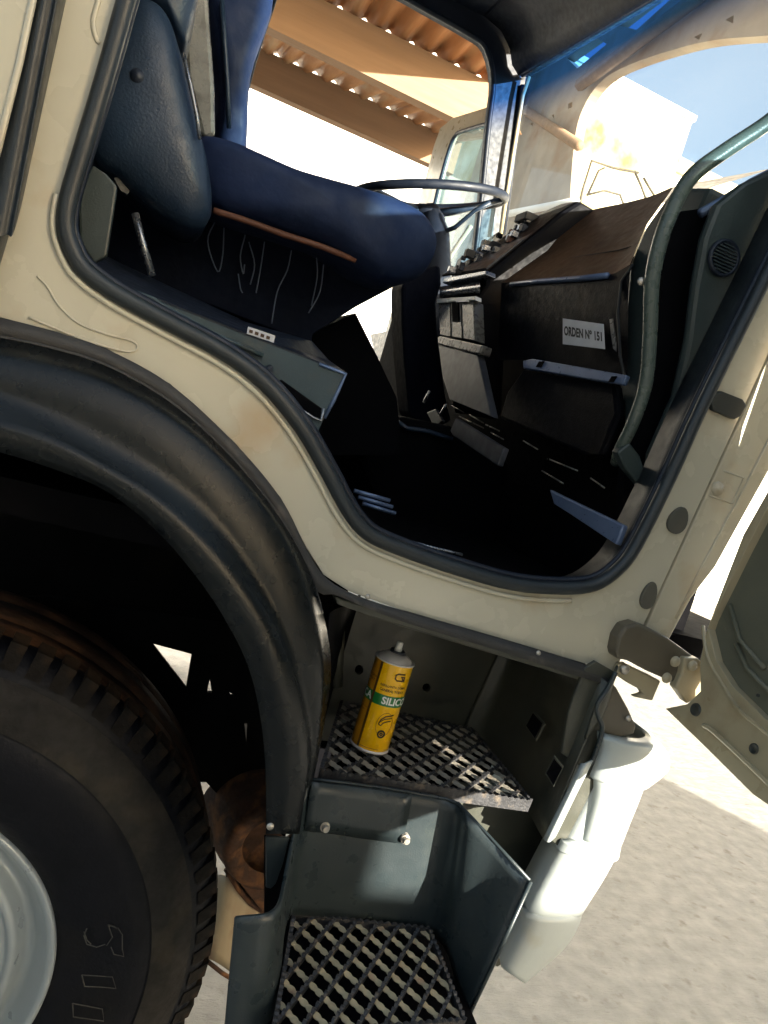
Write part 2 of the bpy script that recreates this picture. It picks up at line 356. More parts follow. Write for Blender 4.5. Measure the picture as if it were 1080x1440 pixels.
# raised pressings on the sill corner
P(tube('pressed_bead', [onY(x, y, .0105) for x, y in [(p.x, p.y) for p in smooth([V(*q, 0) for q in [(52, 388), (66, 402), (82, 428), (110, 454), (150, 470), (182, 478), (193, 486), (188, 494), (165, 492), (110, 475), (40, 446)]], 5)]], .0014, M['beige'], T, seg=8, flat=.7))
P(tube('pressed_bead', [onY(x, y, .0115) for x, y in [(p.x, p.y) for p in smooth([V(*q, 0) for q in [(140, -5), (131, 30), (136, 55), (141, 60)]], 5)]], .003, M['beige'], T, seg=8, flat=.6))
P(tube('sill_edge_bead', [onY(x, y, .0085) for x, y in inset(open_s, -9)[16:78]], .0035, M['beige'], T, seg=8, flat=.6))
# rear quarter skin and outer seal at the left
P(slabY('rear_quarter_panel', [(-80, -60), (62, -60), (46, 0), (28, 90), (4, 185), (-14, 260), (-80, 300)], -.03, .04, M['beige'], T, bevel=.003))
P(tube('rear_quarter_edge', pY([(58, -60), (46, 0), (27, 90), (3, 185), (-16, 260)], -.03), .004, M['beige'], T, seg=8))
P(cols('rear_door_seal', [((62, -60), (-22, 300), -.022, -.022), ((72, -60), (-4, 330), -.03, -.03), ((86, -60), (10, 330), -.026, -.026), ((92, -60), (18, 330), -.031, -.031), ((106, -60), (30, 290), .012, .012)], M['seal'], T, sub=5, nz=12))
P(cols('rear_door_seal', [((-30, 260), (-90, 520), -.022, -.022), ((-8, 300), (-60, 520), -.03, -.03), ((10, 300), (-30, 470), -.025, -.025), ((22, 300), (-20, 440), .012, .012)], M['seal'], T, sub=4, nz=12))
# front pillar second flange (hinge pillar)
P(slabY('hinge_pillar', [(1300, 60), (1202, 250), (1082, 502), (1002, 675), (926, 842), (908, 884), (938, 906), (972, 842), (1006, 798), (1052, 715), (1084, 658), (1210, 430), (1330, 200)], .022, .02, M['beige'], T, bevel=.003))
P(tube('pillar_fold', pY([(1110, 560), (1045, 690), (985, 800), (950, 870)], .0215), .0022, M['beige'], T, seg=6, flat=.6))
# pillar furniture
P(slabY('door_stop', [(1006, 553), (1016, 550), (1046, 562), (1051, 570), (1042, 586), (1034, 590), (1004, 577), (1000, 568)], .002, .012, M['plugdark'], T, bevel=.003))
def grommet(name, cx, cy, rx_, ry_, ang, Y, mt, t=.006):
    l = []
    for k in range(20):
        a = 2*pi*k/20; x = cos(a)*rx_*(1+.18*sin(a)); y = sin(a)*ry_
        l.append((cx+x*cos(ang)-y*sin(ang), cy+x*sin(ang)+y*cos(ang)))
    return P(slabY(name, l, Y, t, mt, T, bevel=.0015))
grommet('rubber_plug', 955, 732, 13, 20, radians(25), .006, M['plug'])
grommet('rubber_plug', 914, 838, 10, 20, radians(20), .006, M['plug'])
# round bolt boss
bp = onY(1011, 687, .018); P(lathe('pillar_bolt', [(0, -.004), (.005, -.004), (.006, -.001), (.010, -.002), (.012, .004)], bp, (0, 1, 0), M['beige'], T, seg=24))
P(tube('pillar_pressing', pY([(1018, 662), (1046, 672), (1030, 708), (998, 697)], .0215), .0016, M['beige'], T, seg=6))

# ---- black trim under the sill and around the arch
A = [(-90, 434), (0, 447), (75, 466), (150, 491), (240, 541), (330, 623), (395, 701), (430, 769), (455, 809)]
B = [(-90, 462), (0, 473), (75, 489), (150, 513), (235, 561), (310, 626), (375, 701), (420, 771), (444, 830)]
A_ext = A+[(492, 833), (560, 857), (700, 897), (866, 947)]
B_ext = B+[(462, 836), (475, 838), (560, 872), (700, 915), (860, 966)]
def sp(px, Y, n=60): return resample([onY(p.x, p.y, Y) for p in smooth([V(*q, 0) for q in px], 6)], n)
P(loft('arch_trim', [sp(A_ext, .012, 90), sp(A_ext, -.002, 90), sp(B_ext, -.010, 90), sp(B_ext, .02, 90)], M['trim'], T))
P(tube('arch_trim_lip', sp([(-90, 463), (0, 474), (75, 490), (150, 514), (235, 562), (310, 627), (375, 702), (420, 772), (447, 840), (453, 868)], -.010, 70), .0022, M['trim'], T, seg=6))
# ---- fender
Bf = [(-90, 463), (0, 474), (75, 490), (150, 514), (235, 562), (310, 627), (375, 702), (420, 772), (447, 838), (464, 930), (456, 1010), (438, 1104)]
C = [(-90, 500), (0, 514), (90, 532), (175, 562), (240, 598), (300, 645), (375, 728), (424, 825), (446, 920), (448, 1010), (436, 1104)]
C2 = [(-90, 530), (0, 545), (85, 572), (165, 612), (230, 655), (290, 705), (350, 780), (398, 870), (430, 960), (441, 1030), (433, 1106)]
D0 = [(-90, 555), (0, 568), (80, 602), (160, 645), (230, 686), (300, 748), (352, 822), (396, 900), (425, 985), (435, 1060), (428, 1110)]
D = [(-90, 575), (0, 590), (75, 615), (150, 655), (215, 693), (282, 750), (340, 815), (385, 885), (418, 975), (430, 1060), (420, 1172)]
E = [(-90, 612), (0, 635), (80, 660), (150, 690), (220, 745), (275, 808), (318, 872), (350, 938), (367, 1010), (374, 1085), (375, 1172)]
P(loft('wheel_arch', [sp(Bf, -.008, 80), sp(C, -.045, 80), sp(C2, -.046, 80), sp(D0, -.050, 80), sp(D, -.085, 80), sp([((a[0]*.55+b[0]*.45), (a[1]*.55+b[1]*.45)) for a, b in zip(D, E)], -.090, 80), sp(E, -.080, 80)], M['fender'], T, solid=.003))
P(loft('arch_liner', [sp(E, -.080, 80), sp(E, .02, 80), sp(E, .45, 80)], M['well'], T, solid=.002))
P(slabY('arch_flap', [(374, 1177), (407, 1178), (398, 1215), (388, 1243), (381, 1250), (374, 1248)], -.06, .004, M['step'], T, bevel=.001))
P(slabY('splash_guard', [(372, 1176), (420, 1180), (415, 1270), (372, 1290)], .03, .004, M['black'], T))
P(lathe('arch_screw', [(0, -.003), (.004, -.003), (.005, 0)], onY(380, 1162, -.092), (0, 1, 0), M['bolt'], T, seg=12))

# ---- wheel well bulkhead with triangular gaps
holes = [[(214, 905), (270, 920), (262, 967)], [(295, 955), (298, 974), (291, 974)], [(322, 973), (329, 977), (325, 979)]]
P(slabY('chassis_bulkhead', [(-300, 420), (300, 560), (470, 700), (500, 900), (430, 930), (335, 885), (200, 865), (60, 845), (-300, 870)], .62, .01, M['well'], T))
P(slabY('chassis_bulkhead', [(-300, 860), (60, 838), (200, 860), (335, 880), (430, 900), (410, 1060), (400, 1200), (372, 1300), (318, 1235), (318, 1130), (290, 1100), (100, 1100), (-300, 1100)], .50, .01, M['well'], T, holes=holes))

# ---- wheel
WC = V(-.170, 0, .515)
prof = [(.262, .15), (.274, .122), (.281, .116), (.30, .104), (.335, .094), (.38, .090), (.408, .092), (.411, .095), (.414, .092), (.44, .096), (.460, .106), (.474, .118), (.477, .120), (.490, .129), (.505, .144), (.511, .160), (.511, .20), (.512, .27), (.510, .34), (.503, .38), (.46, .43), (.30, .44)]
tyre = P(lathe('tyre', prof, WC, (0, 1, 0), M['tyre'], T, seg=128))
tread = lathe('tread_band', [(.5095, .172), (.5135, .178), (.515, .2), (.5155, .222), (.508, .224), (.508, .232), (.5165, .234), (.517, .27), (.5165, .30), (.508, .302), (.508, .31), (.5155, .312), (.514, .36), (.508, .375)], WC, (0, 1, 0), M['treadmud'], tyre, seg=128)
lathe('sidewall_ring', [(.4125, .0915), (.43, .0925), (.445, .0965), (.460, .1050), (.4745, .1170)], WC, (0, 1, 0), M['sidewall'], tyre, seg=128)
# shoulder lugs
NL = 84
lv = [(.484, -.0105, .1225), (.484, .0115, .1225), (.516, .0125, .147), (.516, -.0115, .147), (.5205, -.012, .178), (.5205, .012, .178), (.50, .012, .190), (.50, -.012, .190)]
lmesh = None
for k in range(NL):
    a = 2*pi*k/NL
    if lmesh is None:
        lmesh = bpy.data.meshes.new('tread_block')
        lmesh.from_pydata([(r, y, t) for r, t, y in lv], [], [(0, 1, 2, 3), (3, 2, 5, 4), (4, 5, 6, 7), (0, 7, 6, 1), (1, 6, 5, 2), (0, 3, 4, 7)])
        lmesh.materials.append(M['tread'])
    o = bpy.data.objects.new('tread_block', lmesh); col.objects.link(o); o.parent = tyre
    o.matrix_local = Matrix.Translation(WC) @ Matrix.Rotation(-a, 4, 'Y')
# sipes / wavy groove on the tread is geometry in the band; raised lettering on the wall
for k, line in enumerate([[(162, 1303), (152, 1300), (158, 1318), (150, 1330)], [(152, 1301), (166, 1305), (172, 1315), (172, 1335), (174, 1345), (160, 1342), (156, 1332)], [(118, 1310), (122, 1322), (128, 1328)], [(115, 1371), (158, 1374), (163, 1390), (140, 1388), (119, 1387), (115, 1371)], [(102, 1411), (144, 1419), (146, 1436), (103, 1430), (102, 1411)], [(122, 1306), (118, 1316), (122, 1328), (136, 1332), (148, 1328)]]):
    mk('raised_lettering', *tube('x', [onY(x, y, .0895) for x, y in line], .0009, None, seg=5, data_only=True), M['scuff'], tyre)
rim = P(lathe('wheel_rim', [(.268, .15), (.276, .124), (.274, .115), (.268, .113), (.262, .118), (.258, .127), (.244, .150), (.236, .158), (.226, .150), (.219, .136), (.214, .130), (.206, .129), (.204, .134), (.200, .136), (.188, .128), (.170, .120), (.150, .118), (.12, .10), (.10, .06), (.0, .06)], WC, (0, 1, 0), M['rim'], T, seg=128))
for k in range(10):
    a = radians(15+36*k); c = WC+V(cos(a)*.158, .1165, sin(a)*.158)
    lathe('hand_hole', [(0, 0), (.020, 0), (.024, .002)], c, (0, 1, 0), M['black'], rim, seg=20)

# ---- things seen behind the tyre
dc = onY(392, 1190, .42)
drum = P(lathe('brake_drum', [(.075, .0), (.098, -.012), (.110, -.012), (.116, -.004), (.112, .01), (.118, .03), (.118, .12)], dc, (-.35, 1, .15), M['rust'], T, seg=48))
P(slabY('drum_backplate', [(322, 1215), (330, 1175), (372, 1150), (400, 1180), (400, 1290), (372, 1285), (340, 1245)], .47, .01, M['rust'], T))
P(cols('lower_tank', [((300, 1230), (270, 1345), .56, .56), ((320, 1233), (300, 1350), .50, .50), ((350, 1262), (335, 1375), .49, .49), ((376, 1288), (368, 1402), .50, .50), ((400, 1300), (392, 1420), .55, .55)], M['rusttank'], T, solid=.004))
P(tube('tank_strap', pY([(318, 1222), (335, 1250), (352, 1270), (376, 1286)], .485), .006, M['rust'], T, seg=8))
P(tube('tank_strap', pY([(292, 1352), (312, 1368), (335, 1382), (368, 1400)], .49), .005, M['rust'], T, seg=8))

# ---- boarding step recess
P(slabY('recess_back', [(452, 850), (500, 842), (700, 895), (745, 925), (665, 1027), (665, 1060), (440, 1040), (440, 1000)], .30, .01, M['recess'], T,
       holes=[[(505+6*cos(a*pi/6), 942+7*sin(a*pi/6)) for a in range(12)], [(600+6*cos(a*pi/6), 967+6*sin(a*pi/6)) for a in range(12)]]))
P(slabY('recess_backing', [(452, 850), (700, 890), (745, 925), (665, 1150), (430, 1150)], .34, .01, M['black'], T))
# left wall of the recess
q = [onY(464, 862, 0), onY(438, 1104, 0)]
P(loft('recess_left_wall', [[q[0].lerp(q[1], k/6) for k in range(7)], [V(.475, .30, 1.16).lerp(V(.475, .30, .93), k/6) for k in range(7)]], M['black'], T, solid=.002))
# pillar-like rib at the back left corner
P(tube('recess_rib', [onY(478, 858, .2), onY(475, 930, .2), onY(474, 965, .2)], .010, M['recess'], T, seg=10))
# right wall: curves from the back corner to the front flange, with two diamond holes
rw = [((716, 880), (648, 1032), .295, .295), ((742, 885), (672, 1050), .27, .27), ((775, 905), (705, 1092), .18, .18), ((812, 925), (742, 1140), .07, .07), ((842, 950), (757, 1166), .0, .0), ((858, 962), (766, 1182), -.02, -.03)]
P(cols('recess_side_wall', rw, M['recess'], T, sub=6, nz=10, solid=.003))
for dm in ([(742, 1022), (753, 1001), (768, 1018), (756, 1042)], [(767, 1085), (780, 1061), (793, 1077), (779, 1105)]):
    def wallpt(x, y):
        t = (x-672)/(766-672); return onY(x, y, max(-.03, .27-.30*((x+.36*(y-1050)-672)/115)))
    l = [wallpt(*q) for q in dm]; nrm = (l[1]-l[0]).cross(l[2]-l[0]).normalized()
    if nrm.x > 0: nrm = -nrm
    inner = [p+(sum(l, Vector())/4-p)*.16+nrm*.003 for p in l]
    P(slab('diamond_hole_rim', [p+nrm*.004 for p in l], nrm*-.004, M['recess'], T, holes=[[p+(sum(l, Vector())/4-p)*.17+nrm*.004 for p in l]], bevel=.0006))
    P(slab('diamond_hole', [p+nrm*.0025 for p in inner], nrm*-.001, M['black'], T))
# flange strip of the wall
P(cols('wall_flange', [((868, 936), (858, 975), -.008, -.008), ((856, 962), (846, 1010), -.02, -.02), ((836, 996), (822, 1040), -.022, -.022)], M['recess'], T, solid=.004, sub=3, nz=4))
fl = [(866, 945), (855, 968), (840, 991), (841, 1006), (847, 1022), (843, 1042), (834, 1068), (826, 1076)]
P(tube('wall_edge', [onY(p.x, p.y, -.024) for p in smooth([V(*q, 0) for q in fl], 5)], .004, M['step'], T, seg=8))
P(slabY('wall_corner', [(866, 946), (856, 966), (840, 991), (846, 1022), (834, 1068), (815, 1077), (790, 1060), (800, 1000), (822, 940), (838, 930)], -.006, .008, M['recess'], T, bevel=.002))
P(cols('flange_strip', [((817, 1074), (764, 1180), -.026, -.03), ((824, 1073), (771, 1184), -.036, -.04), ((833, 1069), (780, 1177), -.026, -.03)], M['bumper'], T, sub=4, nz=8, solid=.003))
P(slabY('flange_backing', [(834, 1068), (845, 1040), (853, 1052), (846, 1085), (800, 1175), (790, 1195), (776, 1182)], -.016, .004, M['recess'], T, bevel=.001))
P(slabY('recess_top_lip', [(470, 838), (560, 866), (700, 909), (858, 960), (850, 972), (818, 958), (700, 922), (560, 880), (474, 850)], .0, .02, M['recess'], T, bevel=.003))
for x, y in ((517, 839), (757, 918)):
    P(lathe('trim_screw', [(0, -.003), (.003, -.003), (.004, 0)], onY(x, y, -.013), (0, 1, 0), M['bolt'], T, seg=12))

# ---- step shell: left face, riser and right side plate as one moulding
sh = [((331, 1289), (316, 1450), -.165, -.165), ((345, 1288), (332, 1450), -.175, -.175), ((368, 1286), (354, 1450), -.178, -.178), ((384, 1280), (371, 1450), -.170, -.17), ((394, 1264), (382, 1450), -.145, -.15), ((402, 1225), (388, 1440), -.10, -.12), ((411, 1180), (396, 1330), -.06, -.06), ((424, 1130), (405, 1290), -.03, -.03), ((440, 1097), (418, 1286), -.012, -.012),
      ((480, 1101), (450, 1288), -.004, -.004), ((540, 1109), (520, 1296), -.003, -.003), ((600, 1119), (582, 1306), -.003, -.003), ((626, 1124), (604, 1312), -.006, -.006), ((645, 1131), (620, 1325), -.02, -.03), ((660, 1147), (632, 1345), -.05, -.06), ((700, 1190), (643, 1385), -.085, -.09), ((745, 1239), (655, 1432), -.135, -.135)]
P(cols('step_box', sh, M['step'], T, sub=5, nz=12, solid=.004))
P(tube('step_box_rim', [onY(a[0], a[1]-1, y0) for a, b, y0, y1 in sh[8:]], .0026, M['step'], T, seg=8))
P(tube('step_box_front_rim', pY([(746, 1240), (700, 1342), (656, 1434)], -.137), .0034, M['step'], T, seg=8))
P(cols('step_top_band', [((438, 1099), (428, 1168), -.022, -.02), ((480, 1104), (466, 1172), -.012, -.012), ((540, 1112), (527, 1181), -.011, -.011), ((580, 1118), (566, 1186), -.011, -.011)], M['step'], T, sub=3, nz=4, solid=.003))
for x, y in ((457, 1163), (570, 1180)):
    c = onY(x, y, -.016)
    P(lathe('step_bolt', [(0, -.008), (.0045, -.008), (.0055, -.006), (.0055, -.001), (.0075, -.001), (.0078, .006)], c, (0, 1, 0), M['bolt'], T, seg=6*3, sm=False))
P(slabY('step_bracket', [(640, 1100), (770, 1130), (790, 1200), (745, 1330), (700, 1360), (640, 1330)], .10, .01, M['recess'], T, bevel=.002))

# ---- gratings
def clip(poly, p, d):
    """parameter interval of the line p + t d inside a convex polygon (XY)"""
    t0, t1 = -9, 9; n = len(poly)
    area = sum(poly[i][0]*poly[(i+1) % n][1]-poly[(i+1) % n][0]*poly[i][1] for i in range(n)); s = 1 if area > 0 else -1
    for i in range(n):
        a, b = poly[i], poly[(i+1) % n]; ex, ey = b[0]-a[0], b[1]-a[1]; nx, ny = -ey*s, ex*s
        num = (p[0]-a[0])*nx+(p[1]-a[1])*ny; den = d[0]*nx+d[1]*ny
        if abs(den) < 1e-9:
            if num < 0: return None
        else:
            t = -num/den
            if den > 0: t0 = max(t0, t)
            else: t1 = min(t1, t)
    return (t0, t1) if t1-t0 > .012 else None
def wavy_plate(name, p0, p1, z, h, th, mt, parent, per=.0125, amp=.0025):
    """upright serrated bar"""
    L = (V(*p1)-V(*p0)).length; d = (V(*p1)-V(*p0)).normalized(); s = V(-d.y, d.x); n = max(4, int(L/(per/4))); vs = []; fs = []
    for i in range(n+1):
        x = L*i/n; w = abs(cos(pi*x/per))*amp*1.6; tp = z-amp*1.6+w; c = V(*p0)+d*x; wd = th/2+w*.35
        for sg, zz, ww in ((-1, z-h, th/2), (-1, tp, wd), (1, tp, wd), (1, z-h, th/2)): vs.append((c.x+s.x*sg*ww, c.y+s.y*sg*ww, zz))
    for i in range(n):
        for k in range(4): a = i*4+k; b = i*4+(k+1) % 4; fs.append((a, b, b+4, a+4))
    fs += [(3, 2, 1, 0), (n*4, n*4+1, n*4+2, n*4+3)]
    return mk(name, vs, fs, mt, parent)
def wavy_strip(name, p0, p1, z, w0, th, mt, parent, per=.0125, amp=.0022):
    """flat scalloped cross strip"""
    L = (V(*p1)-V(*p0)).length; d = (V(*p1)-V(*p0)).normalized(); s = V(-d.y, d.x); n = max(4, int(L/(per/5))); vs = []; fs = []
    for i in range(n+1):
        x = L*i/n; hw = w0/2+abs(sin(pi*x/per))*amp; c = V(*p0)+d*x
        for sg, zz in ((-1, z-th), (-1, z-.0008), (1, z+.0012), (1, z-th)): vs.append((c.x+s.x*sg*hw, c.y+s.y*sg*hw, zz))
    for i in range(n):
        for k in range(4): a = i*4+k; b = i*4+(k+1) % 4; fs.append((a, b, b+4, a+4))
    fs += [(3, 2, 1, 0), (n*4, n*4+1, n*4+2, n*4+3)]
    return mk(name, vs, fs, mt, parent)
def V2(a, b): return Vector((a, b))
def grating(name, poly, z, a1, a2, s1_, s2_, m1, m2, zoff2, front_h, w2):
    rootp = empty(name); rootp.parent = T
    cx = sum(p[0] for p in poly)/len(poly); cy = sum(p[1] for p in poly)/len(poly)
    global V
    for ang, spc, kind in ((a1, s1_, 0), (a2, s2_, 1)):
        d = (cos(ang), sin(ang)); nn = (-sin(ang), cos(ang))
        for k in range(-20, 21):
            p = (cx+nn[0]*spc*k, cy+nn[1]*spc*k); r = clip(poly, p, d)
            if not r: continue
            q0 = (p[0]+d[0]*r[0], p[1]+d[1]*r[0], 0); q1 = (p[0]+d[0]*r[1], p[1]+d[1]*r[1], 0)
            if kind == 0: wavy_plate('grating_bar', q0, q1, z, .014, .003, m1, rootp)
            else: wavy_strip('cross_bar', q0, q1, z-zoff2, w2, .002, m2, rootp)
    n = len(poly)
    for i in range(n):
        a, b = poly[i], poly[(i+1) % n]
        hgt = front_h if i == 0 else .016
        wavy_plate('grating_edge', (a[0], a[1], 0), (b[0], b[1], 0), z+.001, hgt, .004, m1, rootp, per=.0115, amp=.002)
    return P(rootp)
UZ = .955
up = [tuple(onZ(x, y, UZ)[:2]) for x, y in ((452, 1081), (747, 1124), (664, 1024), (481, 984))]
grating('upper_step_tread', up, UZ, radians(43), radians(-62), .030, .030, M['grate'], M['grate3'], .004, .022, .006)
LZ = .735
lo = [tuple(onZ(x, y, LZ)[:2]) for x, y in ((384, 1455), (654, 1432), (604, 1304), (414, 1284))]
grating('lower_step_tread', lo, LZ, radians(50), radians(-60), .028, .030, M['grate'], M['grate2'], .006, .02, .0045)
P(slab('lower_tread_dark_sheet', [V(.50+(p[0]-.49)*1.25, -.06+(p[1]+.09)*1.5, .700) for p in lo], (0, 0, -.004), M['black'], T))  # black sheet added so the lower tread's openings read dark
P(slab('upper_tread_dark_sheet', [V(.52+(p[0]-.52)*.78, .22+(p[1]-.22)*.72, .915) for p in up], (0, 0, -.004), M['black'], T))  # black sheet added under the upper tread to darken its openings

# ---- bumper end
def bumper_piece(name, bl, br, yl, yr, bulge=.008, deep=2.0, sub=5):
    L_ = smooth([V(*q, 0) for q in bl], sub); R_ = smooth([V(*q, 0) for q in br], sub); L_ = resample(L_, 22); R_ = resample(R_, 22); rows = []
    for a, b in zip(L_, R_):
        l = onY(a.x, a.y, yl); r = onY(b.x, b.y, yr); row = [l+V(.004, .06, 0), l+V(.001, .006, 0)]
        for k in range(1, 13):
            u = k/12*pi/2
            p = V(l.x+(r.x-l.x)*sin(u)**.9, l.y+(r.y-l.y)*(1-cos(u)), l.z+(r.z-l.z)*(k/12)); p.y -= bulge*sin(k/12*pi); row.append(p)
        row += [r+V(.010, .10, 0), r+V(.02, .35, 0), r+V(.03, min(deep, 1.0), 0), r+V(.03, deep, 0)]; rows.append(row)
    # turned-in top and bottom edges
    def turn(row, dz): return [p+V(-.010 if 1 < i < len(row)-4 else 0, .018, dz) for i, p in enumerate(row)]
    rows = [turn(rows[0], .002)]+rows+[turn(rows[-1], -.002)]
    return P(loft(name, rows, M['bumper'], T, solid=.004))
bumper_piece('bumper_valance', [(850, 1075), (838, 1108), (822, 1140), (800, 1184), (778, 1226), (760, 1260), (744, 1291)], [(868, 1090), (866, 1130), (862, 1165), (856, 1192), (838, 1225), (824, 1246), (808, 1272)], -.020, .045)
bumper_piece('bumper_lower_lip', [(743, 1291), (741, 1304), (731, 1328), (713, 1363)], [(806, 1258), (808, 1276), (782, 1320), (722, 1371)], -.026, .040)
bumper_piece('bumper_cap', [(853, 1040), (853, 1058), (846, 1078), (838, 1098)], [(908, 1028), (925, 1048), (924, 1070), (896, 1090)], -.034, .045, .012)
bumper_piece('lamp_housing', [(842, 1098), (840, 1125), (832, 1155), (824, 1184)], [(895, 1088), (886, 1110), (872, 1142), (860, 1172)], -.030, .040, .008, .3)
bumper_piece('bumper_ledge', [(796, 1188), (790, 1200)], [(862, 1170), (858, 1192)], -.032, .040, .010, .5)
P(slabY('bumper_end_flap', [(858, 958), (868, 968), (884, 997), (895, 1022), (892, 1032), (872, 1038), (850, 1041), (848, 1022), (842, 1004), (842, 990)], -.012, .008, M['arm'], T, bevel=.003))
P(lathe('flap_screw', [(0, -.004), (.004, -.004), (.005, 0)], onY(883, 1010, -.013), (0, 1, 0), M['bolt'], T, seg=12))
P(slabY('bumper_gap_sheet', [(742, 1240), (792, 1192), (776, 1230), (744, 1292), (742, 1306), (718, 1345), (712, 1322)], .03, .01, M['black'], T))  # black sheet filling the gap between step box and bumper

# ---- door hinge
P(slabY('hinge_arm', [(866, 917), (870, 897), (880, 881), (896, 877), (915, 884), (940, 897), (985, 930), (995, 940), (975, 965), (960, 966), (910, 944), (884, 930), (868, 927)], -.012, .03, M['arm'], T, bevel=.005))
P(slabY('hinge_bracket', [(864, 948), (872, 934), (880, 933), (915, 950), (930, 958), (918, 986), (890, 980), (904, 976), (900, 970), (882, 960)], .0, .012, M['doorframe'], T, bevel=.003))
P(slabY('hinge_plate', [(962, 925), (982, 926), (996, 938), (1010, 962), (982, 982), (966, 990), (950, 968), (958, 948)], -.022, .018, M['doorframe'], T, bevel=.003))
for x, y in ((949, 930), (937, 953), (973, 936), (996, 957), (878, 941)):
    P(lathe('hinge_bolt', [(0, -.006), (.006, -.006), (.0085, -.003), (.009, 0)], onY(x, y, -.0235 if x > 900 else -.002), (0, 1, 0), M['bolt'] if x in (996, 878) else M['doorframe'], T, seg=18))

# ---- open passenger door
DX = .95
fe = [(984, 930), (993, 889), (1011, 840), (1045, 752), (1080, 690), (1140, 590)]
edge = [onX(x, y, DX) for x, y in fe]
bot = [onX(x, y, DX+.03)-V(.03, 0, 0) for x, y in ((955, 1000), (1010, 1052), (1080, 1120))]
door = empty('door'); door.parent = T; P(door, 'open passenger door')
dl = [edge[i] for i in range(6)]+[V(DX, -.06, 2.05), V(DX, -1.02, 2.05), V(DX, -1.05, 1.30), V(DX, -1.0, 1.10), V(DX, -.6, 1.11)]+bot[::-1]+[onX(966, 990, DX), onX(985, 972, DX)]
dk = [(996, 884), (1007, 929), (1029, 964), (1055, 990), (1080, 1015)]
inner = [onX(x, y, DX) for x, y in [(1013, 845), (1000, 872)]+dk]+[V(DX, -.5, 1.19), V(DX, -.95, 1.22), V(DX, -.97, 1.9), V(DX, -.12, 1.9), onX(1080, 712, DX), onX(1046, 778, DX)]
slab('door_frame', dl, (.03, 0, 0), M['doorframe'], door, holes=[inner], bevel=.004)
slab('door_panel', [p+V(.015, 0, 0) for p in inner], (.02, 0, 0), M['doorin'], door)
slab('door_skin', [p+V(.0305, 0, 0) for p in dl], (.008, 0, 0), M['beige'], door)
box('door_shade_block', (DX+.03, -.062, 1.24), (DX+.125, -.030, 2.05), M['beige'], door, bevel=.004)  # unseen block added behind the door to shade the hinge pillar
for k in range(2):
    o = tube('door_panel_rib', [onX(x, y, DX+.012) for x, y in ([(1035, 905), (1050, 940), (1085, 975)], [(1026, 850), (1040, 900), (1075, 940)])[k]], .004, M['doorin'], door, seg=8)
tube('door_frame_bead', [p+V(-.001, 0, 0) for p in smooth([onX(x, y, DX) for x, y in [(989, 880), (996, 925), (1020, 968), (1042, 1000), (1090, 1040)]], 5)], .003, M['doorframe'], door, seg=8)
tube('door_frame_bead', [p+V(-.001, 0, 0) for p in smooth([onX(x, y, DX) for x, y in [(990, 1020), (1003, 1028), (1040, 1062), (1090, 1110)]], 5)], .004, M['doorframe'], door, seg=8)
for x, y, r in ((979, 998, .008), (1061, 1053, .006), (1067, 978, .002)):
    lathe('door_hole', [(0, 0), (r*.8, 0), (r, -.001), (r*1.25, -.0015), (r*1.35, .001)], onX(x, y, DX)-V(.0015, 0, 0), (1, 0, 0), M['plugdark'], door, seg=20)
# window frame and glass of the door, above the belt
slab('window_frame', [V(DX, -.06, 2.05), V(DX, -.12, 2.9), V(DX, -.2, 3.0), V(DX, -.98, 3.0), V(DX, -1.02, 2.05)], (.03, 0, 0), M['seal'], door, holes=[[V(DX, -.11, 2.10), V(DX, -.17, 2.86), V(DX, -.24, 2.94), V(DX, -.93, 2.94), V(DX, -.96, 2.10)]])
slab('window_glass', [V(DX+.012, -.11, 2.10), V(DX+.012, -.17, 2.86), V(DX+.012, -.24, 2.94), V(DX+.012, -.93, 2.94), V(DX+.012, -.96, 2.10)], (.004, 0, 0), M['doorglass'], door)

# ================================================================== CAB INTERIOR
FY = 2.30
P(box('cab_floor', (-.45, .05, 1.22), (1.28, FY, 1.265), M['black'], T))
P(box('rear_wall', (-.50, .05, 1.22), (-.45, FY, 3.3), M['interior'], T))
P(box('roof_lining', (-.50, .0, 3.26), (1.35, FY+.05, 3.30), M['interior'], T))
P(box('roof_skin', (-.55, -.02, 3.31), (1.40, FY+.08, 3.33), M['beige'], T))
P(box('firewall', (.98, .10, 1.22), (1.02, FY, 2.0), M['black'], T))
P(box('nose_panel', (1.26, .45, 1.25), (1.30, FY, 2.02), M['beige'], T))
# near side above/behind the opening (outside the frame, closes the cab)
P(box('near_side_upper', (-.45, .02, 1.3), (-.17, .06, 3.3), M['beige'], T))
P(box('near_header', (-.2, .02, 3.12), (1.3, .06, 3.3), M['beige'], T))
# far side wall with the open driver's doorway
fh = [(408, -60), (385, 0), (345, 130), (343, 215), (350, 300), (380, 420), (420, 520), (480, 590), (540, 612), (590, 600), (640, 480), (662, 400), (676, 290), (688, 170), (694, 115), (684, 68), (660, 48), (600, 14), (570, -3), (520, -28), (470, -50)]
fh_s = [(p.x, p.y) for p in smooth([V(*q, 0) for q in fh], 3, True)]
wl = [V(-.5, FY, 1.2), V(1.20, FY, 1.2), V(1.215, FY, 2.3), onY(702, 325, FY), onY(728, 165, FY), onY(742, 104, FY), V(1.24, FY, 3.3), V(-.5, FY, 3.3)]
slab_o = slab('far_side', wl, (0, .05, 0), M['interior'], T, holes=[pY(fh_s, FY)]); P(slab_o)
P(tube('far_opening_seal', [onY(x, y, FY-.005) for x, y in fh_s], .012, M['interior'], T, seg=8, closed=True))
P(tube('far_pillar_trim', pY([(708, 330), (722, 220), (735, 120)], FY-.01), .012, M['interior'], T, seg=10))
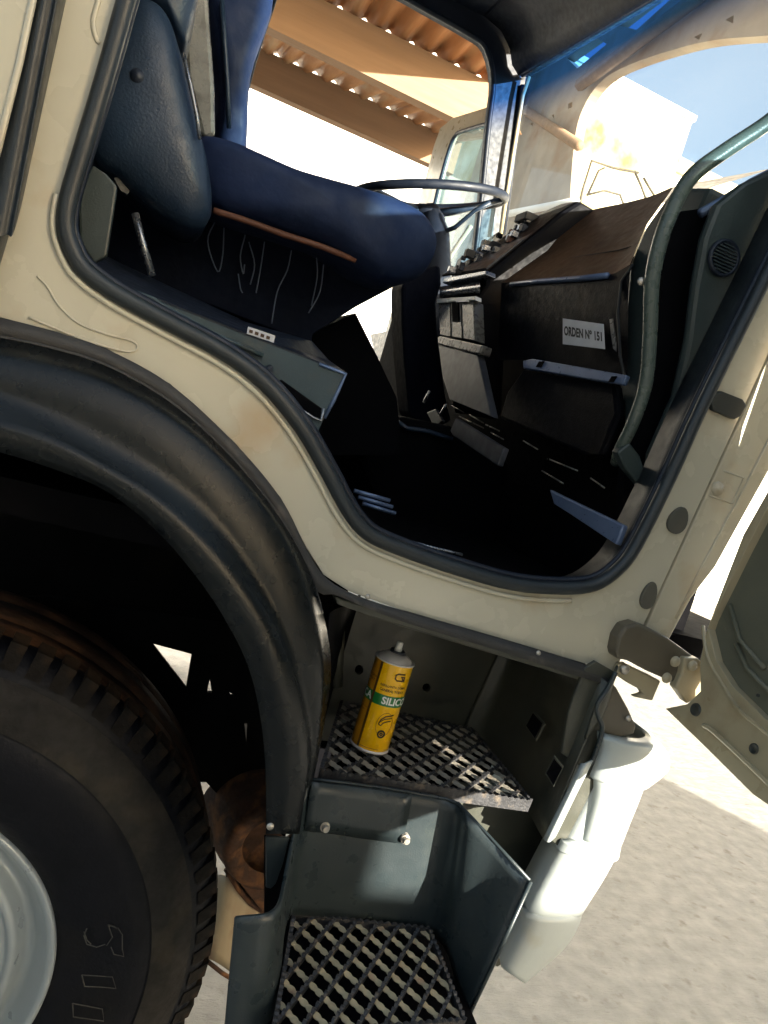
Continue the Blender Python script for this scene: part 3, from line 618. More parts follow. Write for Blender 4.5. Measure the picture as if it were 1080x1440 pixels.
# windscreen
wb0 = onY(702, 330, FY-.02); wt0 = onY(742, 104, FY-.02)
wb1 = V(wb0.x+.04, .10, wb0.z-.08); wt1 = V(wt0.x, .06, wt0.z-.19)
wsc = P(mk('windscreen', [wb0-V(0, 0, .3), wt0, wt1, wb1-V(0, 0, .3)], [(0, 1, 2, 3)], M['winglass'], T))
# sunband: a film on the upper part of the glass, inside
n = 8; vs = []; fs = []
for i in range(n+1):
    t = i/n*.36
    vs += [wt0.lerp(wb0, t)-V(.006, 0, 0), wt1.lerp(wb1, t*1.0)-V(.006, 0, 0)]
for i in range(n): fs.append((2*i, 2*i+1, 2*i+3, 2*i+2))
bd = mk('blue_sunband', vs, fs, M['band'], T); P(bd)
at = bd.data.attributes.new('band', 'FLOAT', 'POINT')
for i in range(n+1):
    v = min(1, max(0, 1.7-(i/n)*1.7)); at.data[2*i].value = v; at.data[2*i+1].value = v
# header over the windscreen
hd = [wt0+V(-.01, 0, -.01), wt1+V(-.01, 0, -.01)]
P(loft('header_rail', [[hd[0].lerp(hd[1], k/8)+V(a, 0, b) for k in range(9)] for a, b in ((.02, -.0), (-.03, -.012), (-.07, .015), (-.10, .07), (-.16, .12), (-.25, .14), (-.26, .3))], M['interior'], T, solid=.003))
P(tube('header_seal', [hd[0]+V(-.01, 0, -.004), hd[1]+V(-.01, 0, -.004)], .010, M['vinyl'], T, seg=10))
P(tube('pillar_seal', [onY(704, 330, FY-.05), onY(721, 220, FY-.05), onY(735, 135, FY-.05), onY(744, 108, FY-.06)], .009, M['doorframe'], T, seg=8))
# overhead locker front with a slot

P(box('near_front_pillar', (1.18, .04, 2.0), (1.25, .12, 3.2), M['panel'], T, bevel=.01))

# ---- far (driver's) door standing open
fd = empty('door'); fd.parent = T; P(fd, "open driver's door seen through the cab")
FX = 1.27
fo = [(584, 300), (598, 250), (610, 205), (619, 180), (636, 166), (700, 146), (700, 172), (645, 184), (637, 190), (629, 210), (618, 250), (606, 300)]
slab('window_frame', pX(fo, FX), (.03, 0, 0), M['doorframe'], fd, bevel=.004)
tube('window_seal', [onX(p.x, p.y, FX-.004) for p in smooth([V(*q, 0) for q in [(608, 300), (620, 250), (631, 212), (640, 191), (652, 184), (700, 170)]], 4)], .010, M['interior'], fd, seg=8)
slab('window_glass', pX([(606, 300), (620, 250), (632, 212), (641, 192), (652, 186), (702, 172), (690, 380), (590, 380)], FX+.01), (.004, 0, 0), M['doorglass'], fd)
y0 = onX(590, 300, FX).y
slab('door_panel', [V(FX, 2.42, 1.15), V(FX, 2.42, 2.28), V(FX, y0, 2.28), V(FX, y0+.02, 1.7), V(FX, y0-.05, 1.15)], (.06, 0, 0), M['bumper'], fd, bevel=.01)
slab('door_pocket', pX([(520, 470), (560, 462), (572, 500), (570, 560), (545, 540), (528, 505)], FX-.02), (.02, 0, 0), M['vinyl'], fd, bevel=.004)
slab('grab_rail', pX([(560, 400), (567, 398), (569, 480), (563, 482)], FX-.03), (.02, 0, 0), M['doorframe'], fd, bevel=.003)
tube('mirror_arm', pX([(618, 385), (640, 350), (662, 318)], FX+.02), .012, M['doorframe'], fd, seg=8)

# ---- seat
seat = empty('seat'); seat.parent = T; P(seat, 'blue passenger seat with worn side bolster')
puff('backrest', [(188, 4), (215, 2), (238, 28), (256, 85), (274, 160), (291, 225), (298, 285), (292, 312), (268, 322), (228, 304), (190, 276), (160, 250), (128, 222), (124, 150), (150, 60)], .34, .05, M['vinyl'], seat, back=.30)
puff('backrest_top', [(196, -60), (186, -5), (205, 12), (232, 30), (262, 60), (280, -60)], .42, .04, M['vinyl'], seat, back=.3)
kc = onY(193, 107, .295)
lathe('recline_knob', [(0, -.004), (.010, -.003), (.012, .006), (.016, .004), (.0175, .016)], kc, (0, 1, 0), M['interior'], seat, seg=24)
slabY('backrest_wing', [(252, -60), (290, -60), (296, 40), (302, 120), (303, 190), (292, 196), (280, 186), (262, 110)], .62, .04, M['console'], seat, bevel=.01)
puff('backrest_side', [(288, -60), (345, -60), (384, 0), (352, 110), (345, 215), (330, 232), (305, 215), (302, 120), (292, 40)], .80, .06, M['seat'], seat, back=.25)
tube('backrest_piping', pY([(312, 0), (316, 60), (320, 120), (322, 180)], .735), .005, M['vinyl'], seat, seg=8)
tube('backrest_piping', pY([(258, 75), (268, 120), (276, 160), (281, 196)], .30), .003, M['steel'], seat, seg=8)
puff('cushion', [(270, 200), (300, 196), (345, 214), (400, 238), (450, 253), (505, 268), (560, 286), (596, 308), (612, 340), (606, 368), (585, 392), (545, 402), (500, 385), (450, 352), (390, 330), (300, 300), (272, 260)], .42, .09, M['seat'], seat, back=.42)
tube('cushion_piping', [onY(p.x, p.y, .37) for p in smooth([V(*q, 0) for q in [(300, 296), (345, 310), (400, 330), (450, 346), (500, 366)]], 4)], .0055, M['orange'], seat, seg=8)
slabY('suspension_skirt', [(165, 262), (300, 298), (450, 345), (540, 392), (560, 400), (500, 432), (440, 470), (438, 485), (300, 430), (150, 385), (125, 300)], .50, .25, M['skirt'], seat, bevel=.01)
slabY('suspension_leg', [(440, 468), (500, 440), (530, 500), (558, 560), (562, 600), (560, 640), (440, 640)], .60, .3, M['black'], seat)
tube('belt_stalk', pY([(190, 300), (200, 340), (214, 388)], .34), .006, M['steel'], seat, seg=8)
slabY('belt_buckle', [(160, 250), (166, 249), (182, 268), (179, 273), (170, 268)], .33, .01, M['console'], seat)
for l in ([(303, 310), (292, 340), (306, 382), (313, 360), (315, 320)], [(345, 330), (338, 360), (342, 385), (344, 372)], [(350, 340), (358, 372), (352, 400)], [(335, 385), (338, 405), (341, 412)], [(410, 352), (404, 380), (390, 410), (382, 455)], [(445, 360), (446, 390), (438, 430)], [(372, 340), (366, 380), (360, 412)], [(455, 372), (450, 410), (434, 440)]):
    tube('loose_thread', [onY(p.x, p.y, .487) for p in smooth([V(*q, 0) for q in l], 4)], .0012, M['hair'], seat, seg=5)
# seat box
sb = empty('seat_box'); sb.parent = T; P(sb, 'grey seat base box with vent slot and faded sticker')
slabY('box_front', [(120, 385), (152, 395), (250, 434), (349, 473), (440, 508), (485, 526), (470, 560), (456, 588), (442, 617), (410, 580), (372, 540), (300, 505), (200, 450), (110, 410)], .13, .06, M['box'], sb, bevel=.006)
loft('box_top', [[onY(x, y, .13) for x, y in ((120, 384), (152, 394), (250, 433), (349, 472), (485, 525))], [onY(x, y, .45) for x, y in ((150, 362), (187, 380), (345, 454), (438, 481), (462, 508))]], M['interior'], sb, sm=False, solid=.004)
slabY('box_slot', [(388, 537), (396, 534), (452, 574), (450, 588), (440, 585), (386, 548)], .127, .003, M['black'], sb)
tube('box_slot_rim', pY([(385, 550), (440, 587), (452, 592), (455, 574)], .126), .0022, M['steel'], sb, seg=6)
tube('box_edge', pY([(449, 512), (486, 526), (470, 562), (456, 588)], .129), .003, M['bluestrip'], sb, seg=8)
slabY('box_knob', [(374, 515), (384, 512), (386, 540), (376, 545), (371, 535)], .115, .014, M['interior'], sb, bevel=.004)
slabY('faded_sticker', [(349, 459), (387, 472), (385, 482), (347, 469)], .1285, .001, M['paper'], sb)
for k in range(4):
    slabY('sticker_print', [(351+k*8, 463+k*2.9), (356+k*8, 464.7+k*2.9), (355+k*8, 469+k*2.9), (350+k*8, 467.5+k*2.9)], .1278, .0005, M['brownink'], sb)
tube('box_cable', pY([(150, 410), (200, 440), (250, 462), (300, 490), (350, 520), (380, 545), (430, 600)], .09), .008, M['seal'], sb, seg=8)
tube('box_rib', pY([(155, 398), (215, 420), (232, 432), (300, 470), (370, 500)], .124), .0035, M['box'], sb, seg=8)
# B pillar trim inside
P(slabY('rear_pillar_trim', [(110, 270), (130, 232), (150, 245), (165, 262), (150, 360), (132, 370), (112, 340)], .10, .02, M['panel'], T, bevel=.004))
P(slabY('rear_corner_lining', [(90, 300), (186, -60), (260, -60), (200, 200), (170, 400), (110, 385)], .70, .02, M['interior'], T))

# ---- sill plate scuffs
P(tube('sill_scuff_strip', [onY(p.x, p.y, .05) for p in smooth([V(*q, 0) for q in [(520, 742), (560, 756), (600, 768), (650, 780)]], 3)], .0025, M['steel'], T, seg=6))
P(tube('sill_scuff_strip', [onY(p.x, p.y, .10) for p in smooth([V(*q, 0) for q in [(838, 800), (850, 792), (855, 783)]], 3)], .003, M['steel'], T, seg=6))
for k in range(3):
    P(tube('floor_rib', pY([(498+6*k, 690+9*k), (548+4*k, 704+9*k)], .25), .004, M['bluestrip'], T, seg=6))

# ---- steering wheel
cw = onY(604, 277, 1.65); u = (onY(702, 286, 1.65)-onY(505, 269, 1.65)); R = u.length/2; u.normalize()
vd = (cw-CAM).normalized(); wv = (vd-u*vd.dot(u)).normalized(); nn = u.cross(wv).normalized()
if nn.z < 0: nn = -nn
ta = radians(9); wv2 = (wv*cos(ta)-nn*sin(ta)); nn2 = nn*cos(ta)+wv*sin(ta)
stw = empty('steering_wheel'); stw.parent = T; P(stw)
tube('wheel_ring', [cw+u*(R*cos(2*pi*k/48))+wv2*(R*sin(2*pi*k/48)) for k in range(48)], .015, M['interior'], stw, seg=10, closed=True)
lathe('wheel_hub', [(0, .01), (.05, .006), (.062, -.01), (.05, -.05), (.04, -.06)], cw-nn2*.045, nn2, M['interior'], stw, seg=24)
for a in (20, 160, 200, 340):
    d = u*cos(radians(a))+wv2*sin(radians(a)); tube('wheel_spoke', [cw-nn2*.05+d*.04, cw-nn2*.035+d*(R*.5), cw+d*R], [.014, .011, .010], M['vinyl'], stw, seg=8)
cb = onY(597, 560, 1.35)
P(tube('steering_column', [cw-nn2*.05, onY(612, 330, 1.58), onY(606, 380, 1.5), onY(598, 470, 1.42), cb], [.04, .05, .07, .06, .06], M['interior'], T, seg=14))
P(slabY('column_shroud', [(566, 400), (590, 380), (620, 372), (622, 400), (614, 425), (617, 480), (628, 560), (636, 592), (604, 606), (577, 585), (574, 556), (569, 500), (566, 450)], 1.28, .12, M['skirt'], T, bevel=.012))
for k in range(6):
    c = onY(574+k*1.6, 476+k*16, 1.30); P(lathe('column_boot_ring', [(.012, -.009), (.018, 0), (.012, .009)], c, (.05, .1, 1), M['interior'], T, seg=16))
P(tube('indicator_stalk', [onY(612, 330, 1.58), onY(640, 320, 1.50), onY(668, 296, 1.45), onY(690, 285, 1.42)], [.008, .008, .007, .009], M['vinyl'], T, seg=8))

# ---- dashboard
db = empty('dashboard'); db.parent = T; P(db)
XF = .82
# upper dash body: front face, rolled edge, brown sloping top
f0 = [onX(x, y, XF) for x, y in ((705, 398), (760, 393), (820, 390), (862, 386), (886, 372))]
f1 = [onX(x, y, XF+.02) for x, y in ((700, 505), (745, 508), (810, 515), (860, 524), (882, 530))]
fr = [onX(x, y, XF-.006) for x, y in ((705, 410), (760, 404), (820, 400), (862, 397), (884, 384))]
t1 = [onX(x, y, .92) for x, y in ((770, 352), (800, 346), (845, 338), (890, 330), (908, 318))]
t2 = [onX(x, y, 1.04) for x, y in ((812, 300), (845, 292), (880, 285), (915, 276), (948, 262))]
t3 = [onX(x, y, 1.22) for x, y in ((820, 300), (850, 302), (900, 296), (980, 270), (1090, 236))]
loft('glovebox_face', [f1, [a.lerp(b, .5) for a, b in zip(f1, fr)], fr, f0], M['dash'], db, n=14)
loft('dash_top', [f0, t1, t2, t3], M['dashtop'], db, n=14)
tube('dash_edge_highlight', [p+V(-.006, 0, 0) for p in [onX(x, y, XF) for x, y in ((722, 401), (760, 397), (820, 393), (858, 389))]], .0065, M['bluestrip'], db, seg=10)  # pale tube stands in for the highlight along the dash edge
tube('dash_stitch_line', [onX(x, y, .88) for x, y in ((745, 372), (800, 363), (870, 352), (895, 345))], .0018, M['ink'], db, seg=6)
slabX('dash_end_cap', [(884, 372), (905, 322), (948, 262), (1000, 262), (930, 420), (905, 560), (880, 620), (868, 530), (878, 440)], .86, .06, M['panel'], db, bevel=.01)
tube('dash_end_seam', pX([(890, 372), (874, 395), (869, 440), (872, 500), (878, 530)], XF-.005), .003, M['ink'], db, seg=6)
slabX('torn_tape', [(857, 449), (861, 448), (866, 480), (866, 494), (862, 490), (859, 470)], XF-.006, .002, M['console'], db)
# blue-grey strip with two slots and kick panel
slabX('kick_strip', [(735, 507), (748, 504), (880, 527), (874, 541), (735, 518)], XF-.012, .012, M['bluestrip'], db, bevel=.003)
for cx_, cy_ in ((759, 512), (861, 533)):
    slabX('strip_slot', [(cx_-6, cy_+4), (cx_-1, cy_-4), (cx_+6, cy_-4), (cx_+1, cy_+4)], XF-.0145, .002, M['black'], db)
slabX('kick_panel', [(735, 519), (865, 541), (869, 580), (845, 640), (820, 640), (702, 588), (712, 552)], XF+.01, .02, M['dash'], db, bevel=.008)
# instrument pod
slabY('instrument_pod', [(684, 384), (706, 366), (745, 334), (790, 297), (815, 281), (846, 300), (835, 318), (800, 345), (762, 372), (722, 398), (712, 450), (706, 585), (694, 592), (680, 520), (672, 480), (670, 420), (682, 402)], .93, .28, M['dash'], db, bevel=.012)
loft('pod_deck', [[onY(x, y, 1.26) for x, y in ((622, 388), (650, 372), (700, 340), (745, 308), (790, 288))], [onY(x, y, .96) for x, y in ((684, 378), (706, 360), (745, 332), (790, 298), (815, 284))]], M['consoledark'], db, sm=False, solid=.006, n=8)
# clutter of switches on the deck
rnd = random.Random(3)
for k in range(34):
    t = k/33; x = 640+t*112+rnd.uniform(-8, 8); y = 377-t*66+rnd.uniform(-7, 8); c = onY(x, y, 1.13+rnd.uniform(-.07, .07)); s_ = rnd.uniform(.006, .014)
    box('dash_switch', (c.x-s_, c.y-s_*.8, c.z-s_), (c.x+s_, c.y+s_*.8, c.z+s_*.6), M[rnd.choice(['console', 'dash', 'ink', 'ink', 'interior', 'steel', 'orange'])], db, bevel=.002)
XC = .76
slabX('console_top_strip', [(624, 391), (683, 380), (683, 386), (622, 398)], XC, .03, M['steel'], db, bevel=.002)
loft('console_roll', [[onX(x, y, XC+dx) for x, y in ((618, y0_), (675, y0_-8))] for y0_, dx in ((403, .03), (407, .005), (412, -.004), (417, .006), (421, .03))], M['steel'], db)
slabX('console_lip', [(614, 420), (668, 416), (668, 422), (614, 426)], XC-.006, .02, M['nozzle'], db, bevel=.002)
slabX('switch_panel', [(616, 426), (666, 423), (668, 479), (618, 471)], XC, .03, M['console'], db, bevel=.003)
slabX('switch_slot', [(635, 424), (644, 424), (645, 452), (636, 452)], XC-.003, .003, M['black'], db)
for l in ([(633, 424), (634, 473)], [(648, 424), (650, 476)]): tube('panel_groove', pX(l, XC-.001), .0014, M['ink'], db, seg=5)
for l in ([(614, 422), (628, 421), (628, 425), (614, 426)], [(641, 421), (657, 420), (657, 424), (641, 425)]): slabX('rocker_cap', l, XC-.010, .006, M['nozzle'], db, bevel=.001)
slabX('flap_edge', [(615, 473), (619, 472), (678, 485), (674, 498), (666, 497), (615, 484)], XC-.010, .03, M['console'], db, bevel=.004)
slabX('console_flap', [(616, 484), (672, 499), (682, 545), (691, 586), (632, 562), (622, 530)], XC-.002, .02, M['consoledark'], db, bevel=.003)
# lower plates and ribs
slabX('pedal_plate', [(641, 588), (708, 630), (699, 655), (636, 612), (633, 606)], .74, .015, M['consoledark'], db, bevel=.003)
slabX('lower_plate', [(772, 688), (876, 738), (866, 766), (800, 722), (778, 708)], .78, .012, M['bluestrip'], db, bevel=.003)
for a, b in (((635, 570), (652, 580)), ((660, 583), (680, 595)), ((683, 597), (702, 606)), ((645, 585), (680, 602)), ((690, 608), (708, 618)), ((736, 620), (756, 632)), ((770, 645), (812, 662)), ((830, 672), (850, 686)), ((762, 662), (792, 680))):
    tube('floor_vent_rib', pX([a, b], .80), .0016, M['console'], db, seg=5)
tube('pedal_arm', pX([(596, 566), (604, 550)], .78), .004, M['steel'], db, seg=6)
tube('pedal_arm', pX([(619, 584), (628, 568)], .78), .004, M['steel'], db, seg=6)
slabX('pedal', [(600, 580), (612, 575), (622, 592), (610, 600)], .80, .01, M['consoledark'], db, bevel=.002)
P(slabY('engine_tunnel', [(556, 596), (562, 584), (636, 600), (720, 650), (700, 780), (560, 770), (500, 640)], .80, .35, M['black'], T, bevel=.02))
P(tube('tunnel_edge', pY([(560, 594), (572, 602), (600, 606), (636, 618)], .79), .006, M['vinyl'], T, seg=8))

# ---- near pillar inner trim with speaker
P(slabY('pillar_trim', [(1100, 232), (1045, 258), (1008, 288), (990, 335), (978, 400), (968, 480), (950, 560), (915, 640), (905, 760), (960, 690), (1060, 470), (1130, 320), (1190, 180)], .11, .02, M['panel'], T, bevel=.008))
P(slabY('pillar_return', [(1008, 290), (940, 300), (930, 420), (905, 560), (880, 640), (870, 780), (910, 760), (960, 560), (990, 400)], .16, .02, M['black'], T))
sc = onY(1018, 363, .105)
spk = P(lathe('speaker', [(0, -.001), (.024, -.001), (.026, -.004), (.030, -.004), (.031, .002)], sc, (0, 1, 0), M['interior'], T, seg=32))
for k in range(-4, 5):
    hh = sqrt(max(0, .024**2-(k*.0053)**2)); box('grille_slat', (sc.x-hh, sc.y-.004, sc.z+k*.0053-.001), (sc.x+hh, sc.y-.001, sc.z+k*.0053+.001), M['panel'], spk)
P(tube('dash_air_duct', pY([(985, 300), (1020, 280), (1055, 258), (1090, 240)], .15), .008, M['bluestrip'], T, seg=8))
# ---- grab rail
hp = smooth([onY(1130, 128, .085), onY(1080, 172, .085), onY(1020, 212, .085), onY(975, 246, .085), onY(950, 285, .09), onY(930, 335, .09), onY(917, 395, .09), onY(914, 470, .09), onY(908, 540, .09), onY(890, 595, .10), onY(872, 632, .12), onY(866, 650, .15)], 6)
N = len(hp); P(tube('grab_rail', hp, [.0125 if i < N*.5 else .0125-.003*(i-N*.5)/(N*.5) for i in range(N)], M['handle'], T, seg=14))
P(slabY('grab_rail_foot', [(868, 636), (886, 622), (900, 640), (912, 676), (904, 688), (880, 660)], .10, .02, M['panel'], T, bevel=.004))
P(lathe('rail_screw', [(0, -.006), (.006, -.005), (.007, 0)], onY(901, 396, .10), (0, 1, 0), M['bolt'], T, seg=14))

# ================================================================== SPRAY CAN
cx_, cy_ = .497, .116; cz = UZ+.001
can = empty('spray_can', (cx_, cy_, cz), 'yellow silicone spray can with green band, cap off, on the upper step', 'spray can')
RC = .0315; HC = .150
c0 = (0, 0, 0)
lathe('can_body', [(RC-.001, .004), (RC, .005), (RC, HC)], c0, (0, 0, 1), M['yellow'], can, seg=64)
lathe('bottom_rim', [(0, .003), (RC-.004, .002), (RC-.001, 0), (RC+.0012, .001), (RC+.0012, .004), (RC, .0052)], c0, (0, 0, 1), M['candome'], can, seg=64)
lathe('top_rim', [(RC, HC), (RC+.0013, HC+.0005), (RC+.0012, HC+.003), (RC-.0008, HC+.0035), (RC-.003, HC+.002)], c0, (0, 0, 1), M['candome'], can, seg=64)
lathe('dome', [(RC-.003, HC+.002), (RC-.004, HC+.004), (RC-.009, HC+.009), (RC-.015, HC+.0125), (.013, HC+.014), (.0125, HC+.0125), (.008, HC+.013)], c0, (0, 0, 1), M['candome'], can, seg=64)
lathe('valve_cup', [(.0125, HC+.012), (.0128, HC+.017), (.0115, HC+.018), (.010, HC+.0155), (.004, HC+.015), (0, HC+.015)], c0, (0, 0, 1), M['consoledark'], can, seg=32)
lathe('nozzle', [(.0062, HC+.015), (.0062, HC+.020), (.0056, HC+.021), (.0052, HC+.030), (.0045, HC+.0315), (0, HC+.032)], c0, (0, 0, 1), M['nozzle'], can, seg=24)
th0 = atan2(-1.0-cy_, 0-cx_)          # direction from the can towards the viewer's side
def arc(name, a0, a1, z0, z1, mt, r=RC+.0003, seg=24):
    vs = []; fs = []
    for i in range(seg+1):
        a = th0+radians(a0+(a1-a0)*i/seg)
        for z in (z0, z1): vs.append((r*cos(a), r*sin(a), z))
    for i in range(seg): fs.append((2*i, 2*i+2, 2*i+3, 2*i+1))
    return mk(name, vs, fs, mt, can, True)
# degrees run anticlockwise seen from above: negative = left in the picture
arc('side_panel', -150, -38, .0052, HC-.0005, M['amber'])
arc('side_stripe', -38, -30, .0052, HC-.0005, M['brownink'], RC+.0005)
arc('green_band', -30, 150, .082, .100, M['green'], RC+.0006)
arc('green_band', -150, -38, .082, .100, M['green'], RC+.0006)
arc('bottom_print', -26, 30, .0085, .0100, M['amber'], RC+.0006)
def flat_text(s, size, bold=0):
    cu = bpy.data.curves.new('t', 'FONT'); cu.body = s; cu.size = size; cu.align_x = 'CENTER'; cu.align_y = 'CENTER'; cu.resolution_u = 3; cu.offset = bold
    to = bpy.data.objects.new('t', cu); col.objects.link(to); dg = bpy.context.evaluated_depsgraph_get(); me = bpy.data.meshes.new_from_object(to.evaluated_get(dg))
    bpy.data.objects.remove(to); return me
def wrap_text(name, s, size, deg, z, mt, bold=0, r=RC+.0010, sx=1.0):
    me = flat_text(s, size, bold); me.materials.clear(); me.materials.append(mt)
    for v in me.vertices:
        a = th0+radians(deg)+v.co.x*sx/RC; v.co = Vector((r*cos(a), r*sin(a), z+v.co.y))
    return mk(name, None, None, mt, can, data=me)
def wrap_line(name, pts, rad, deg, z, mt, closed=False):
    P3 = []
    for x, y in pts:
        a = th0+radians(deg)+x/RC; P3.append(V((RC+.0006)*cos(a), (RC+.0006)*sin(a), z+y))
    return tube(name, P3, rad, mt, can, seg=6, closed=closed)
wrap_text('band_lettering', 'SILICONA', .0165, 60, .0908, M['white'], .0005, sx=.95)
wrap_text('band_lettering', 'CA', .0165, -57, .0908, M['white'], .0005, sx=.95)
wrap_text('small_print', 'ABRILLANTA GOMAS', .0052, 20, .1155, M['brownink'], .0001, sx=.9)
wrap_text('small_print', 'GENERAL TODOS', .0055, 20, .1080, M['brownink'], .0001, sx=.95)
wrap_text('side_print', 'SILICONA', .0055, -60, .123, M['brownink'], .0001)
wrap_text('side_print', 'SPRAY', .006, -58, .117, M['brownink'], .0001)
wrap_text('side_print', 'AGITE BIEN ANTES', .0032, -60, .070, M['brownink']); wrap_text('side_print', 'DE USAR', .0032, -60, .065, M['brownink'])
wrap_line('can_emblem', [(.008, .0055), (-.004, .0055), (-.0075, .003), (-.0075, -.003), (-.004, -.0055), (.005, -.0055), (.0085, -.003), (.0085, .001), (.002, .001)], .0013, 30, .133, M['brownink'])
wrap_line('can_emblem', [(.004, -.001), (.0095, -.006)], .0011, 30, .133, M['brownink'])
wrap_line('round_picture', [(.0135*cos(t*pi/16), .020*sin(t*pi/16)) for t in range(32)], .0005, 26, .052, M['amber'], True)
wrap_line('car_drawing', [(-.010, -.002), (-.008, .006), (-.002, .012), (.006, .014), (.011, .0155)], .0011, 26, .054, M['brownink'])
wrap_line('car_drawing', [(-.0095, .001), (-.003, .007), (.004, .009), (.010, .010)], .0007, 26, .054, M['brownink'])
wrap_line('car_drawing', [(-.010, -.002), (-.006, -.004), (-.003, .001), (.003, .004), (.009, .005)], .0009, 26, .054, M['brownink'])
wrap_line('tyre_drawing', [(.0055*cos(t*pi/8), .0055*sin(t*pi/8)) for t in range(16)], .0014, 24, .036, M['ink'], True)
wrap_line('tyre_drawing', [(.002*cos(t*pi/5), .002*sin(t*pi/5)) for t in range(10)], .0010, 24, .036, M['ink'], True)

# ================================================================== PAPER NOTICE
pc = pX([(792, 448), (849, 456), (851, 491), (792, 484)], XF-.011)
pn = tag(slab('paper_notice', [p-V(0, 0, 0) for p in pc], (-.0012, 0, 0), M['paper']), 'white paper notice reading ORDEN Nº 151 taped to the dark glovebox face', 'notice')
me = flat_text('ORDEN Nº 151', .03, .0013); me.materials.clear(); me.materials.append(M['ink'])
xs = [v.co.x for v in me.vertices]; ys = [v.co.y for v in me.vertices]; x0_, x1_, y0_, y1_ = min(xs), max(xs), min(ys), max(ys)
tl = [pc[3].lerp(pc[0], .72), pc[2].lerp(pc[1], .66)]; bl_ = [pc[3].lerp(pc[0], .34), pc[2].lerp(pc[1], .28)]
for v in me.vertices:
    a = (v.co.x-x0_)/(x1_-x0_)*.92+.04; b = (v.co.y-y0_)/(y1_-y0_); v.co = bl_[0].lerp(bl_[1], a).lerp(tl[0].lerp(tl[1], a), b)-V(.0018, 0, 0)
mk('notice_lettering', None, None, M['ink'], pn, data=me)

# clutter lying on the dashboard
kc = onY(742, 312, 1.15)
kb = tag(box('dark_case', (kc.x-.03, kc.y-.04, kc.z-.008), (kc.x+.035, kc.y+.03, kc.z+.016), M['ink'], bevel=.003), 'small black case lying on the dashboard beside the windscreen', 'case')

# ================================================================== SHED ON THE FAR SIDE
shed = empty('workshop_shed', (0, 6, 0), 'open brown workshop shed with corrugated orange roof sheets beyond the lorry', 'shed')
shed_parts = []
def SP(o): shed_parts.append(o); return o
def purlin(name, top, botp, Y, XE, t=.12):
    a, b = onY(*top[0], Y), onY(*top[1], Y); c, d = onY(*botp[0], Y), onY(*botp[1], Y)
    da = (b-a)/(b.x-a.x); dc = (d-c)/(d.x-c.x)
    def ex(p, dd, X): return p+dd*(X-p.x)
    X0, X1 = -5, XE
    return SP(slab(name, [ex(a, da, X0), ex(a, da, X1), ex(c, dc, X1), ex(c, dc, X0)], (0, t, 0), M['tan'], shed)), a, da
Y1, Y2 = 5.0, 6.6
p1, a1, da1 = purlin('purlin', ((463, 4), (676, 109)), ((378, 38), (692, 192)), Y1, 2.05)
p2, a2, da2 = purlin('purlin', ((376, 72), (600, 178)), ((350, 116), (597, 227)), Y2, 2.45)
def corr(name, Yn, zoff_n, Yf, af, daf, X0, X1, per, amp):
    """corrugated sheet resting on the purlin at Yf, rising towards the viewer side Yn"""
    n = int((X1-X0)/per*10); vs = []; fs = []
    for i in range(n+1):
        X = X0+(X1-X0)*i/n; zf = (af+daf*(X-af.x)).z; w_ = amp*(.5-.5*cos(2*pi*(X-af.x)/per))
        w_ = amp*(1-abs(cos(pi*(X-af.x)/per))**1.5)
        vs += [(X, Yf, zf+w_+.002), (X, (Yf+Yn)/2, zf+zoff_n/2+w_+.002), (X, Yn, zf+zoff_n+w_+.002)]
    for i in range(n):
        for k in range(2): a = 3*i+k; fs.append((a, a+3, a+4, a+1))
    return SP(mk(name, vs, fs, M['sheet'], shed, True, solid=.004))
per1 = abs(onY(498.6, 21, Y1).x-onY(463, 4, Y1).x); per2 = abs(onY(404, 85, Y2).x-onY(376, 72, Y2).x)
k = 0
X = -4.0
while X < 2.0:
    corr('roof_sheet', 2.9, .15, Y1+.12, a1, da1, X, min(2.05, X+per1*5), per1, .075); X += per1*5
zb = onY(378, 38, Y1).z-(a2+da2*(onY(378, 38, Y1).x-a2.x)).z
X = -4.0
while X < 2.4:
    corr('roof_sheet', Y1+.14, zb+.12, Y2+.12, a2, da2, X, min(2.45, X+per2*6), per2, .07); X += per2*6
# end wall with the big opening
op = [(812, 900), (800, 330), (803, 255), (810, 185), (822, 148), (842, 118), (872, 97), (930, 75), (1000, 57), (1080, 50)]
WXE = 4.0
wo = [onX(p.x, p.y, WXE) for p in smooth([V(*q, 0) for q in op[1:]], 4)]
wall_l = [V(WXE, 10.5, 0), V(WXE, 10.5, 8.2), V(WXE, 3.0, 8.2), V(WXE, 3.0, wo[-1].z+.05)]+wo[::-1]+[V(WXE, wo[0].y+.05, 0)]
hl = [[(797, 82), (838, 52), (853, 62), (812, 96)], [(868, 35), (950, -30), (975, -30), (895, 42)], [(799, 146), (805, 143), (804, 151), (799, 153)], [(776, 163), (779, 160), (779, 167)], [(745, 174), (750, 171), (749, 177)], [(1020, 28), (1032, 21), (1031, 33)], [(976, 52), (988, 46), (983, 56)]]
SP(slab('end_wall', wall_l, (.12, 0, 0), M['shedwall'], shed, holes=[pX(h_, WXE) for h_ in hl]))
SP(tube('wall_brace', pX([(700, 130), (815, 205)], WXE-.08), .06, M['tan'], shed, seg=6))
SP(tube('wall_brace', pX([(815, 120), (1030, -40)], WXE-.1), .07, M['tan'], shed, seg=6))
SP(tube('wall_post', [V(WXE-.1, 9.3, 0), V(WXE-.1, 9.3, 7)], .09, M['tan'], shed, seg=8))
SP(tube('wall_rail', pX([(718, 300), (810, 283)], WXE-.06), .05, M['whitewash'], shed, seg=6))

